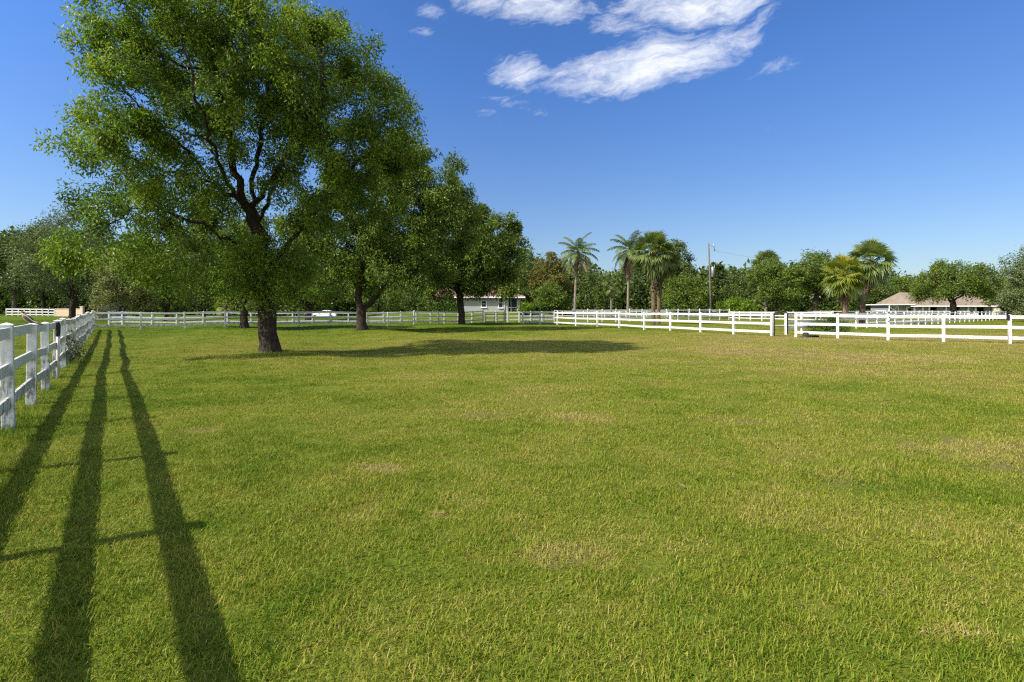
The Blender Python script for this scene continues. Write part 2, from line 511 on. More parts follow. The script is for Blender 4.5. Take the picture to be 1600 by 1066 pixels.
    for k in range(variants):
        i = N.new('GeometryNodeInstanceOnPoints')
        L.new(split(100 + k), i.inputs['Points']); L.new(split(k), i.inputs['Instance'])
        L.new(cx.outputs[0], i.inputs['Rotation']); L.new(sl, i.inputs['Scale'])
        L.new(i.outputs[0], join.inputs[0])
    L.new(join.outputs[0], go.inputs[0])
    md = o.modifiers.new('tufts', 'NODES'); md.node_group = g
    return n

N_TUFT = grass()


# ------------------------------------------------------------------ leaves and trees
def add_leaves(mb, c, d, length, width, tint, r, fold=0.25):
    n = len(c)
    d = d / np.maximum(np.linalg.norm(d, axis=1, keepdims=True), 1e-9)
    up = r.normal(0, 1, (n, 3)) * 0.75 + np.array([0, 0, 0.8])
    s = np.cross(d, up); s /= np.maximum(np.linalg.norm(s, axis=1, keepdims=True), 1e-9)
    nn = np.cross(s, d)
    L = np.broadcast_to(length, (n,))[:, None]; W = np.broadcast_to(width, (n,))[:, None]
    mid = c + d * L * 0.45 + nn * W * fold
    v = np.stack([c, mid + s * W * .5, c + d * L, mid - s * W * .5], 1).reshape(-1, 3)
    mb.add(v, np.arange(n)[:, None] * 4 + np.array([[0, 1, 2, 3]]), tint)


def colonize(pos, par, attr, step, kill, r, maxit=90, lift=0.08):
    pos = [np.array(p, float) for p in pos]; par = list(par)
    A = np.array(attr, float)
    P = np.array(pos)
    D = np.linalg.norm(A[:, None] - P[None], axis=2)
    near = D.argmin(1); nd = D.min(1)
    for it in range(maxit):
        ok = nd > kill
        A, near, nd = A[ok], near[ok], nd[ok]
        if len(A) == 0: break
        P = np.array(pos)
        dirv = A - P[near]; dirv /= np.maximum(np.linalg.norm(dirv, axis=1, keepdims=True), 1e-9)
        uniq, inv = np.unique(near, return_inverse=True)
        acc = np.zeros((len(uniq), 3)); np.add.at(acc, inv, dirv)
        acc /= np.maximum(np.linalg.norm(acc, axis=1, keepdims=True), 1e-9)
        acc += r.normal(0, 0.16, acc.shape); acc[:, 2] += lift
        acc /= np.maximum(np.linalg.norm(acc, axis=1, keepdims=True), 1e-9)
        new = P[uniq] + acc * step
        base = len(pos)
        pos.extend(new); par.extend(uniq.tolist())
        D = np.linalg.norm(A[:, None] - new[None], axis=2)
        j = D.argmin(1); dm = D.min(1)
        better = dm < nd
        near[better] = j[better] + base; nd[better] = dm[better]
    return np.array(pos), np.array(par)


def branch_radii(par, tip, e):
    n = len(par); acc = np.zeros(n); kids = np.zeros(n, int)
    for i in range(n - 1, -1, -1):
        if kids[i] == 0: acc[i] = tip ** e
        if par[i] >= 0:
            acc[par[i]] += acc[i]; kids[par[i]] += 1
    return acc ** (1 / e), kids


def wood_mesh(pos, par, rad, r, flare=0.35, minr=0.0):
    n = len(pos); ch = [[] for _ in range(n)]
    for i in range(n):
        if par[i] >= 0: ch[par[i]].append(i)
    mb = MB()
    heads = [(0, -1)]
    while heads:
        h, pa = heads.pop()
        chain = [h]
        while True:
            c = chain[-1]
            if not ch[c]: break
            main = max(ch[c], key=lambda k: rad[k])
            for k in ch[c]:
                if k != main: heads.append((k, c))
            chain.append(main)
        pts = [pos[i] for i in chain]; rr = [rad[i] for i in chain]
        if pa >= 0:
            pts.insert(0, pos[pa]); rr.insert(0, min(rad[pa] * .9, rr[0] * 1.15))
        if max(rr) < minr or len(pts) < 2: continue
        pts = np.array(pts); rr = np.array(rr)
        if pa < 0:
            z = pts[:, 2] - pts[0, 2]
            rr = rr * (1 + flare * np.clip(1 - z / 0.7, 0, 1) ** 2)
        k = 12 if rr[0] > 0.14 else (7 if rr[0] > .04 else (5 if rr[0] > 0.018 else 3))
        mb.tube(pts, rr, k, cap=False)
    return mb


def polyline_nodes(lines, step, wob=None):
    """lines: list of (points) the first being the trunk; later lines start at the nearest existing node"""
    pos, par = [], []
    for li, pts in enumerate(lines):
        pts = [np.array(p, float) for p in pts]
        if li == 0:
            pos.append(pts[0]); par.append(-1); cur = 0; seg0 = 1
        else:
            d = [np.linalg.norm(p - pts[0]) for p in pos]; cur = int(np.argmin(d)); seg0 = 1
        for k in range(seg0, len(pts)):
            a = pos[cur] if k == seg0 else pts[k - 1]; b = pts[k]
            m = max(1, int(round(np.linalg.norm(b - a) / step)))
            for q in range(1, m + 1):
                j = 0 if wob is None else wob.normal(0, step * (.05 if li == 0 and k < 3 else .2), 3)
                pos.append(a + (b - a) * q / m + j); par.append(cur); cur = len(pos) - 1
    return pos, par


def clumps_in(blobs, count, spacing, r, shell=0.0):
    """blobs: (cx,cy,cz,rx,ry,rz,weight) -> clump centres"""
    vol = np.array([b[3] * b[4] * b[5] * b[6] for b in blobs]); vol /= vol.sum()
    out = []; tries = 0
    while len(out) < count and tries < count * 60:
        tries += 1
        b = blobs[r.choice(len(blobs), p=vol)]
        u = r.normal(0, 1, 3); u /= np.linalg.norm(u)
        u = u * (shell + (1 - shell) * r.uniform(0, 1)) ** (1 / 3)
        p = np.array(b[:3]) + u * np.array(b[3:6])
        if out and min(np.linalg.norm(np.array(out) - p, axis=1)) < spacing: continue
        out.append(p)
    return np.array(out)


def grow_tree(name, loc, lines, blobs, label, cat='tree', group=None, seed=1, n_clump=120, spacing=0.8, clump_r=0.8, per=12, step=0.35,
              leaves=90000, leaf=(0.09, 0.13), lw=0.42, trunk_r=0.35, tip=0.007, bark='bark', mat='leaf_main', sag=0.5, shell=0.2,
              spread=0.17, leaf_r=0.022, extra=None, bough=0.5, limb=.85):
    r = np.random.default_rng(seed)
    C = clumps_in(blobs, n_clump, spacing, r, shell)
    att = []
    for c in C:
        q = r.normal(0, 1, (per, 3)); q /= np.linalg.norm(q, axis=1, keepdims=True)
        rr = clump_r * r.uniform(0.65, 1.3)
        q *= rr * r.uniform(0.2, 1, (per, 1)) ** (1 / 3); q[:, 2] *= 0.6
        att.append(c + q)
    att = np.concatenate(att)
    pos, par = polyline_nodes(lines, step, r)
    ninit = len(pos)
    pos, par = colonize(pos, par, att, step, step * 0.9, r)
    # exponent that gives the wanted trunk radius
    lo, hi = 1.4, 4.0
    for _ in range(24):
        e = (lo + hi) / 2
        rad, kids = branch_radii(par, tip, e)
        if rad[0] > trunk_r: lo = e
        else: hi = e
    rad = rad * (trunk_r / rad[0]) ** (rad / rad[0])
    rad = rad * (limb + (1 - limb) * (rad / rad[0]))
    root = thing(name, loc, label, cat, group)
    wood_mesh(pos, par, rad, r).build('trunk', M[bark], root)
    cand = np.where((rad < leaf_r) & (np.arange(len(rad)) >= ninit))[0]
    w = np.where(kids[cand] == 0, 2.2, 1.0)
    cs = clump_r * 2.1                      # some boughs carry far more leaf than others
    g = pos[cand] / cs
    fld = np.sin(g[:, 0] * 3.1 + 1.7 * np.sin(g[:, 1] * 2.3)) + np.sin(g[:, 1] * 2.7 + 1.3 * np.sin(g[:, 2] * 3.3)) + np.sin(g[:, 2] * 3.7 + 1.9 * np.sin(g[:, 0] * 2.9))
    w = w * np.exp(bough * fld + r.normal(0, .45, len(cand))); w /= w.sum()
    nfld = np.zeros(len(pos)); nfld[cand] = fld
    pick = r.choice(cand, leaves, p=w)
    P = pos[pick]; Q = pos[np.maximum(par[pick], 0)]
    t = r.uniform(0, 1, (leaves, 1))
    off = np.clip(r.normal(0, 1, (leaves, 3)), -1.5, 1.5) * spread; off[:, 2] -= np.abs(r.normal(0, spread * 0.5, leaves))
    c = Q + (P - Q) * t + off
    d = (P - Q) / step * 0.5 + r.normal(0, 0.75, (leaves, 3)); d[:, 2] -= sag
    node_t = r.normal(0.0, 0.15, len(pos)) + .05 * nfld
    tint = np.clip(0.46 + node_t[pick] + r.normal(0, 0.17, leaves), 0, 1)
    mb = MB()
    L = r.uniform(leaf[0], leaf[1], leaves)
    add_leaves(mb, c, d, L, L * lw, tint, r)
    if extra is not None:
        ec, es, en = extra
        for cc, ss, nn in zip(ec, es, en):
            q = np.array(cc) + r.normal(0, 1, (nn, 3)) * np.array(ss)
            dd = r.normal(0, 0.8, (nn, 3)); dd[:, 2] -= sag
            L = r.uniform(leaf[0], leaf[1], nn)
            add_leaves(mb, q, dd, L, L * lw, np.clip(r.normal(0.55, .2, nn), 0, 1), r)
    mb.build('crown', M[mat], root)
    return root


def pxb(d, px0):
    """blob maker from photo pixels for a tree standing at depth d with its foot at column px0; y is the offset in depth"""
    def f(cx, cy, rx, ry, y=0.0, ryd=None, w=1.0):
        k = F / (d + y)
        return (X(cx, d + y) - X(px0, d), y, Z(cy, d + y), rx / k, (ryd if ryd else min(rx, ry) * 1.15 / k), ry / k, w)
    return f


def pxp(d, px0):
    return lambda px, py, y=0.0: (X(px, d + y) - X(px0, d), y, Z(py, d + y))


def foot(px, d, sink=0.03):
    x = X(px, d)
    return (x, d, gh(x, d) - sink)


# --- the big tree in the paddock
d = 20.2; q = pxp(d, 422); b = pxb(d, 422)
T1_lines = [
    [(0, 0, 0), q(419, 520, -.05), q(415, 480, -.1), q(409, 430, -.3), q(405, 385, -.5), q(404, 368, -.6), q(399, 326, -.8), q(397, 281, -1), q(404, 232, -1.2), q(420, 150, -1.4), q(440, 80, -1.6)],
    [q(405, 372, -.6), q(388, 330, -1), q(372, 285, -1.5), q(362, 251, -1.8), q(350, 180, -2.3), q(335, 100, -2.8)],
    [q(386, 328, -1), q(364, 305, -1.6), q(331, 277, -2.2), q(289, 234, -2.9), q(240, 190, -3.4)],
    [q(405, 385, -.5), q(372, 380, -1.2), q(345, 366, -1.9), q(317, 347, -2.6), q(282, 342, -3.3), q(247, 326, -3.8), q(205, 325, -4.1)],
    [q(410, 425, -.3), q(440, 395, -.6), q(470, 355, -1), q(520, 300, -1.6), q(570, 240, -2.2)],
    [q(404, 360, -.6), q(420, 310, .3), q(450, 240, 1), q(480, 160, 1.3)],
    [q(398, 320, -.8), q(430, 270, -2.2), q(470, 210, -3.6), q(500, 130, -4.4)],
    [q(390, 335, -1), q(370, 300, .4), q(320, 220, 1.0), q(280, 140, 1.2)],
    [q(331, 277, -2.2), q(290, 272, -3), q(245, 262, -3.6), q(195, 240, -3.8)],
    [q(364, 305, -1.6), q(340, 250, -3.4), q(320, 190, -4.8), q(300, 120, -5.4)],
]
T1_blobs = [b(315, 98, 142, 105, -2.4, 4.2), b(455, 105, 125, 105, -2.2, 4.0), b(545, 160, 85, 92, -2.0, 3.4), b(228, 140, 76, 92, -2.8, 2.4), b(184, 215, 52, 60, -3.4, 1.4),
            b(598, 205, 58, 72, -2.4, 2.4), b(525, 235, 95, 70, -1.8, 3.0), b(235, 240, 98, 70, -3.4, 2.6, 1.0), b(190, 325, 62, 42, -4.2, 1.5, 1.1), b(195, 385, 78, 55, -4.6, 1.6, 1.1), b(255, 430, 55, 42, -3.8, 1.3, 1),
            b(300, 50, 108, 62, -2.4, 3.8), b(395, 28, 95, 45, -2.2, 3.4), b(500, 315, 78, 52, -1.4, 2.4, .8), b(585, 290, 62, 55, -1.8, 2.2, .9), b(335, 420, 62, 38, -1.6, 1.2, .9), b(440, 415, 48, 36, -.6, 1.2, .8), b(385, 395, 50, 34, -1.6, 1, .7),
            b(395, 200, 70, 50, -3, 3.4, .5), b(290, 300, 60, 35, -2.5, 1.6, .5)]
kk = F / d
ex_c = [q(408, 445, -.8), q(425, 415, -.7), q(395, 400, -.9), q(400, 458, -.7), q(440, 440, -.2), q(375, 425, -.8), q(450, 405, -.6), q(355, 440, -.8), q(418, 470, -.6), q(412, 385, -.8)]
grow_tree('shade_tree', foot(422, d), T1_lines, T1_blobs, 'tall spreading green tree nearest the camera, with a thick dark trunk and open branching crown', 'tree', 'paddock shade trees',
          seed=11, n_clump=420, spacing=0.56, clump_r=0.6, per=9, step=0.3, leaves=205000, leaf=(0.085, 0.15), lw=0.40, trunk_r=0.325, tip=0.006,
          spread=0.16, leaf_r=0.016, shell=0.15, bough=.42, limb=.66, extra=(ex_c, [(.5, .3, .34)] * 10, [900, 700, 800, 500, 600, 900, 800, 800, 200, 500]))

# --- second tree of the row
d = 40.0; q = pxp(d, 566); b = pxb(d, 566)
T2_lines = [[(0, 0, 0), q(565, 505), q(564, 488), q(560, 466), q(563, 440), q(575, 380), q(590, 320), q(605, 270)],
            [q(564, 488), q(576, 476), q(588, 464), q(602, 440), q(625, 400), q(655, 350), q(675, 300)],
            [q(560, 462), q(545, 430), q(520, 395), q(490, 370)],
            [q(563, 440), q(570, 400, -2), q(590, 350, -3.2)], [q(588, 464), q(610, 420, -1.5), q(640, 390, -3)],
            [q(563, 440), q(570, 390, 2), q(600, 340, 3.4)]]
T2_blobs = [b(600, 320, 100, 85, 0, 4.6), b(662, 278, 60, 58, 0, 3.2), b(640, 252, 45, 34, 0, 2.4), b(530, 360, 80, 72, 0, 3.6), b(655, 375, 78, 70, 0, 3.8), b(625, 250, 55, 35, 0, 2.4), b(700, 318, 40, 46, 0, 2.4), b(722, 345, 32, 36, 0, 2), b(590, 420, 80, 32, -.5, 3, .9), b(510, 420, 45, 40, -.5, 2, .8), b(655, 445, 42, 26, -.5, 1.6, .8)]
grow_tree('shade_tree', foot(566, d), T2_lines, T2_blobs, 'dense dark green shade tree with a trunk forked low, second in the row', 'tree', 'paddock shade trees',
          seed=23, n_clump=200, spacing=0.85, clump_r=0.9, per=10, step=0.42, leaves=105000, leaf=(0.16, 0.25), lw=0.48, trunk_r=0.34, tip=0.008, spread=0.26, leaf_r=0.028, mat='leaf_mid')

# --- third tree, in front of the house
d = 56.7; q = pxp(d, 722); b = pxb(d, 722)
T3_lines = [[(0, 0, 0), q(721, 490), q(719, 470), q(715, 450), q(720, 415), q(735, 380), q(750, 345)],
            [q(717, 455), q(732, 435), q(760, 410), q(790, 395)], [q(715, 450), q(695, 425), q(670, 400)], [q(719, 420), q(725, 400, -3), q(740, 380, -4)], [q(719, 420), q(715, 390, 3)]]
T3_blobs = [b(715, 390, 85, 52, 0, 5), b(770, 372, 46, 44, 0, 3.2), b(700, 340, 55, 55, 0, 3.6), b(745, 350, 45, 30, 0, 3), b(790, 405, 34, 36, 0, 2.6), b(655, 405, 50, 42, 0, 3), b(735, 430, 70, 22, 0, 3.4, .8), b(790, 440, 26, 18, -.5, 1.6, .9), b(775, 345, 22, 16, 0, 1.6), b(690, 440, 45, 20, -.8, 2.6, 1), b(765, 448, 34, 13, -1, 2, 1.1), b(660, 445, 30, 20, -.5, 2, 1), b(778, 458, 12, 10, -1, .8, 1)]
grow_tree('shade_tree', foot(722, d), T3_lines, T3_blobs, 'dense shade tree standing in front of the terracotta roofed house', 'tree', 'paddock shade trees',
          seed=31, n_clump=170, spacing=1.0, clump_r=1.1, per=9, step=0.55, leaves=80000, leaf=(0.22, 0.33), lw=0.5, trunk_r=0.34, tip=0.01, spread=0.34, leaf_r=0.04, mat='leaf_mid')

# --- fourth tree, by the back fence behind the big trunk
d = 49.4 - 4.5; q = pxp(d, 382); b = pxb(d, 382)
T4_lines = [[(0, 0, 0), q(381, 490), q(378, 465), q(375, 430), q(368, 380), q(360, 330)], [q(378, 465), q(395, 440), q(425, 405)], [q(375, 440), q(345, 410), q(315, 380)], [q(372, 410), q(380, 380, 3)], [q(372, 420), q(365, 390, -3)]]
T4_blobs = [b(335, 370, 62, 50, 0, 4), b(400, 380, 72, 50, 0, 4), b(350, 325, 55, 34, 0, 3), b(300, 410, 48, 40, 0, 2.6), b(440, 420, 50, 36, 0, 2.6), b(345, 435, 60, 26, -.5, 2.6)]
grow_tree('shade_tree', foot(382, d), T4_lines, T4_blobs, 'lighter green shade tree at the back fence seen behind the big dark trunk', 'tree', 'paddock shade trees',
          seed=41, n_clump=140, spacing=0.9, clump_r=0.95, per=9, step=0.5, leaves=52000, leaf=(0.18, 0.27), lw=0.48, trunk_r=0.30, tip=0.009, spread=0.28, leaf_r=0.034, mat='leaf_mid')


# --- trees beyond the fences
def bg_tree(name, px, d, top, wpx, label, cat='tree', group='trees beyond the fences', kind='round', mat='leaf_mid', bark='bark', seed=1, n=9000, low=0.18, trunk=None, leaf=None):
    r = np.random.default_rng(seed)
    x = X(px, d); g0 = gh(x, d)
    h = Z(top, d) - g0
    w = wpx / F * d / 2
    cl, ch_ = h * low, h
    mid = (cl + ch_) / 2; hz = (ch_ - cl) / 2
    blobs = []
    if kind in ('round', 'oak'):
        nb = 7 if kind == 'round' else 9
        blobs.append((0, 0, mid, w * .68, w * .68, hz * .75, 1))
        for i in range(nb):
            a = i * 2 * PI / nb + r.uniform(-.3, .3); k = r.uniform(.42, .62)
            s = r.uniform(.33, .46)
            blobs.append((math.cos(a) * w * k, math.sin(a) * w * k, mid + hz * r.uniform(-.62, .5), w * s, w * s, hz * r.uniform(.34, .5), 1.1))
        blobs.append((r.uniform(-.2, .2) * w, 0, ch_ - hz * .38, w * .5, w * .5, hz * .38, 1.2))
    elif kind == 'umbrella':
        for i in range(9):
            a = i * 2 * PI / 9; k = .58
            blobs.append((math.cos(a) * w * k, math.sin(a) * w * k, mid + hz * r.uniform(-.35, .1), w * .42, w * .42, hz * .5, 1))
        blobs.append((0, 0, mid + hz * .35, w * .62, w * .62, hz * .6, 1))
    elif kind == 'pine':
        for i in range(8):
            t = i / 7
            a = r.uniform(0, 2 * PI); k = .45 * (1 - t * .6)
            blobs.append((math.cos(a) * w * k, math.sin(a) * w * k, cl + (ch_ - cl) * (0.1 + .82 * t), w * .5, w * .5, hz * .22, 1))
    elif kind == 'bush':
        blobs.append((0, 0, hz * .9, w * .8, w * .8, hz * .85, 1))
        for i in range(6):
            a = i * PI / 3
            blobs.append((math.cos(a) * w * .55, math.sin(a) * w * .55, hz * r.uniform(.5, 1.2), w * .42, w * .42, hz * .5, 1))
    tr = trunk if trunk else max(0.07, h * 0.02)
    fork = cl * 1.05 if kind != 'bush' else h * .05
    lean = r.uniform(-.03, .03) * h
    lines = [[(0, 0, 0), (lean * .3, 0, fork * .6), (lean, 0, fork), (lean * .6, 0, mid), (0, 0, ch_ - hz * .4)]]
    for i in range(5 if kind != 'pine' else 2):
        a = i * 2 * PI / 5 + r.uniform(-.4, .4)
        lines.append([(lean, 0, fork * r.uniform(.85, 1.15)), (math.cos(a) * w * .28, math.sin(a) * w * .28, fork + (mid - fork) * .6), (math.cos(a) * w * .6, math.sin(a) * w * .6, mid + hz * .1)])
    sp = max(.35, (w * w * hz) ** (1 / 3) * .2)
    lf = leaf if leaf else d / F * 3.0
    st = max(.25, h * .055)
    return grow_tree(name, foot(px, d, .05), lines, blobs, label, cat, group, seed=seed, n_clump=110, spacing=sp, clump_r=sp * 1.15, per=7, step=st,
                     leaves=n, leaf=(lf * .75, lf * 1.25), lw=.55, trunk_r=tr, tip=tr * .05, spread=sp * .42, leaf_r=tr * .22, bark=bark, mat=mat, shell=.3, sag=.25)


bg_tree('oak_tree', 112, 82, 322, 175, 'grey green live oak behind the near fence, largest tree of the far left group', mat='leaf_oak', kind='oak', seed=51, n=26000, low=.16, bark='bark', trunk=.42)
bg_tree('broadleaf_tree', 22, 118, 356, 100, 'dark green tree with a pale trunk behind the far white fence', mat='leaf_dark', seed=52, n=13000, bark='bark_grey', low=.2, trunk=.4)
bg_tree('broadleaf_tree', -45, 112, 362, 130, 'dark green tree at the very edge of the view beyond the far white fence', mat='leaf_mid', seed=53, n=11000, low=.12)
bg_tree('broadleaf_tree', 70, 128, 352, 90, 'dark tree rising behind the grey green live oak', mat='leaf_dark', seed=54, n=10000, low=.2)
bg_tree('olive_tree', 192, 70, 401, 88, 'yellowish olive rounded tree beside the grey shed', mat='leaf_olive', kind='round', seed=55, n=13000, low=.1)
bg_tree('broadleaf_tree', 258, 74, 385, 85, 'low branching green tree between the olive tree and the shade trees', mat='leaf_mid', seed=56, n=12000, low=.08)
bg_tree('broadleaf_tree', 483, 80, 405, 120, 'yellow green tree with a black trunk behind the white car', mat='leaf_bright', seed=57, n=11000, low=.14, trunk=.5)
bg_tree('broadleaf_tree', 420, 100, 395, 120, 'dark green tree far behind the big dark trunk', mat='leaf_dark', seed=58, n=9000, low=.1)
bg_tree('broadleaf_tree', 590, 104, 395, 130, 'green tree far behind the forked trunk', mat='leaf_mid', seed=59, n=9000, low=.06)
bg_tree('broadleaf_tree', 320, 98, 400, 110, 'dark green tree behind the small fan palm', mat='leaf_dark', seed=60, n=9000, low=.08)
bg_tree('broadleaf_tree', 672, 118, 408, 110, 'dark tree rising behind the clipped hedge and the house', mat='leaf_dark', seed=61, n=9000, low=.1)
bg_tree('russet_tree', 858, 122, 397, 70, 'olive brown tree with russet leaves right behind the house', mat='leaf_brown', seed=62, n=11000, low=.25)
bg_tree('broadleaf_tree', 828, 128, 398, 60, 'dark green tree over the end of the terracotta roof', mat='leaf_dark', seed=63, n=8000, low=.1)
bg_tree('shrub_tree', 862, 96, 439, 60, 'bushy green tree between the house and the coconut palm', mat='leaf_mid', seed=64, n=9000, low=.12, bark='bark_grey')
bg_tree('shrub', 822, 84, 466, 24, 'bright green shrub against the end wall of the house', 'shrub', mat='leaf_bright', kind='bush', seed=65, n=2500)
bg_tree('broadleaf_tree', 925, 120, 425, 80, 'dark green tree behind the coconut palm trunk', mat='leaf_dark', seed=66, n=8000, low=.1)
bg_tree('pine_tree', 1058, 112, 375, 62, 'dark tree with a high rounded crown rising behind the twin fan palms', mat='leaf_dark', kind='round', seed=67, n=12000, low=.35)
bg_tree('broadleaf_tree', 1072, 104, 428, 85, 'mid green tree between the twin fan palms and the utility pole', mat='leaf_mid', seed=68, n=10000, low=.08)
bg_tree('pine_tree', 1122, 135, 414, 34, 'thin pine standing above the wood right of the utility pole', mat='leaf_dark', kind='pine', seed=69, n=5000, low=.45)
bg_tree('broadleaf_tree', 1150, 118, 428, 70, 'dark green tree behind the bright green bush', mat='leaf_dark', seed=70, n=8000, low=.08)
bg_tree('bush', 1152, 98, 452, 64, 'bright yellow green bush right of the utility pole', 'bush', mat='leaf_bright', kind='bush', seed=71, n=7000)
bg_tree('broadleaf_tree', 1214, 86, 404, 84, 'rounded olive green tree covering the middle of a fan palm', mat='leaf_mid', seed=72, n=14000, low=.14)
bg_tree('broadleaf_tree', 1274, 100, 389, 96, 'broad dark green tree with low forking limbs left of the yellow palm', mat='leaf_mid', kind='umbrella', seed=73, n=14000, low=.32, trunk=.45)
bg_tree('broadleaf_tree', 1350, 118, 425, 90, 'dark green tree filling in behind the two leaning palms', mat='leaf_dark', seed=74, n=9000, low=.05)
bg_tree('broadleaf_tree', 1412, 124, 430, 70, 'dark green tree behind the barn lean-to', mat='leaf_mid', seed=75, n=9000, low=.05)
bg_tree('spreading_tree', 1490, 84, 406, 126, 'wide umbrella shaped tree with many limbs in front of the barn', mat='leaf_mid', kind='umbrella', seed=76, n=19000, low=.3, trunk=.42)
bg_tree('oak_tree', 1604, 70, 384, 72, 'grey green oak cut by the edge of the view beside the barn', mat='leaf_oak', kind='oak', seed=77, n=12000, low=.14)
bg_tree('broadleaf_tree', 1566, 96, 438, 46, 'small dull green tree between the barn and the grey green oak', mat='leaf_oak', seed=78, n=7000, low=.2)
# slender young trees on the far left
for i, (px, w) in enumerate([(90, 22), (97, 20), (103, 22), (111, 24), (118, 22)]):
    bg_tree('young_tree', px, 121 + i * .7, 446 - i % 2 * 6, w, 'slender young tree with a bare pale trunk in a cluster behind the tan wall', 'tree', 'slender young trees', mat='leaf_mid', seed=90 + i, n=1500, low=.42, bark='bark_grey', trunk=.1)
# low bush in the side paddock
bg_tree('bush', 1294, 38.5, 493, 62, 'low spreading dark green bush just behind the bright white fence', 'bush', None, mat='leaf_hedge', kind='bush', seed=97, n=5200, leaf=.1)


# --- the far wood, one mass
def wood():
    r = np.random.default_rng(5)
    mb = MB()
    xs = np.array([-400, -60, 60, 300, 560, 700, 830, 960, 1080, 1180, 1300, 1420, 1500, 1600, 2100])
    tp = np.array([372, 372, 372, 392, 402, 410, 414, 432, 425, 428, 424, 436, 450, 446, 440])
    for px in np.arange(-380, 2000, 5.0):
        for row in range(3):
            d = 138 + row * 9 + r.uniform(-4, 4)
            p = px + r.uniform(-4, 4)
            x = X(p, d); top = Z(np.interp(p, xs, tp) + r.normal(2, 7), d)
            for zz in np.arange(0.6, top, 2.6):
                n = 34
                c = np.array([x, d, min(zz + r.uniform(-1, 1), top - .8)]) + r.normal(0, 1, (n, 3)) * np.array([1.0, 1.0, .8])
                c[:, 2] = np.maximum(c[:, 2], .05)
                dd = r.normal(0, 1, (n, 3)); L = r.uniform(.6, 1.1, n) * (1 + .45 * row)
                add_leaves(mb, c, dd, L, L * .6, np.clip(r.normal(.45 + .12 * math.sin(p * .13 + row), .18, n), 0, 1), r)
    o = mb.build('far_woods', M['leaf_dark'])
    tag(o, 'continuous dark green wood closing off the view', 'woods', None, 'stuff')

wood()


# ------------------------------------------------------------------ palms
def trunk_tube(mb, h, r0, r1, bend=0.0, sides=10, rings=0.0, r=None):
    n = max(8, int(h * (8 if rings else 2)))
    t = np.linspace(0, 1, n)
    pts = np.stack([bend * t ** 2, 0 * t, h * t], -1)
    rad = r0 + (r1 - r0) * t + .12 * r0 * np.exp(-t * 18)
    if rings: rad = rad * (1 + rings * (np.arange(n) % 2) + (r.normal(0, rings * .4, n) if r is not None else 0))
    mb.tube(pts, rad, sides)


def pinnate(mb, base, az, el, L, r, tint0, droop=1.0, lf=0.75, n=46, width=.036):
    s = np.linspace(0, 1, 14)
    ang = np.maximum(el - droop * s ** 1.25 * 1.5, -1.48)
    ds = L / 13
    hx = np.concatenate([[0], np.cumsum(np.cos(ang[:-1]) * ds)]); hz = np.concatenate([[0], np.cumsum(np.sin(ang[:-1]) * ds)])
    h = np.array([math.cos(az), math.sin(az), 0]); sd = np.array([-math.sin(az), math.cos(az), 0])
    pts = np.array(base) + hx[:, None] * h + np.array([0, 0, 1.0]) * hz[:, None]
    mb.tube(pts, np.linspace(.045, .012, 14), 4, tint0)
    for side in (-1, 1):
        t = np.linspace(.16, 1, n)
        p = np.stack([np.interp(t, s, pts[:, k]) for k in range(3)], -1)
        ll = lf * np.sin(PI * (.12 + .8 * t)) ** .7 * r.uniform(.85, 1.1, n)
        a = np.interp(t, s, ang)
        tang = np.cos(a)[:, None] * h + np.sin(a)[:, None] * np.array([0, 0, 1.0])
        dd = side * sd[None] * 1.0 + tang * .75 + np.array([0, 0, -.38]) + r.normal(0, .12, (n, 3))
        dd /= np.linalg.norm(dd, axis=1, keepdims=True)
        m = p + dd * ll[:, None] * .5
        e = m + (dd + np.array([0, 0, -.6 * droop])) * ll[:, None] * .42
        wv = tang * width
        v = np.stack([p - wv * .6, p + wv * .6, m + wv, m - wv, e], 1).reshape(-1, 3)
        i = np.arange(n)[:, None] * 5
        tt = np.clip(tint0 + r.normal(0, .12, n), 0, 1)
        n0 = mb.n
        mb.add(v, i + np.array([[0, 1, 2, 3]]), tt)
        mb.f.append(i + np.array([[3, 2, 4]]) + n0); mb.t.append(tt); mb.sm.append(np.full(n, False))


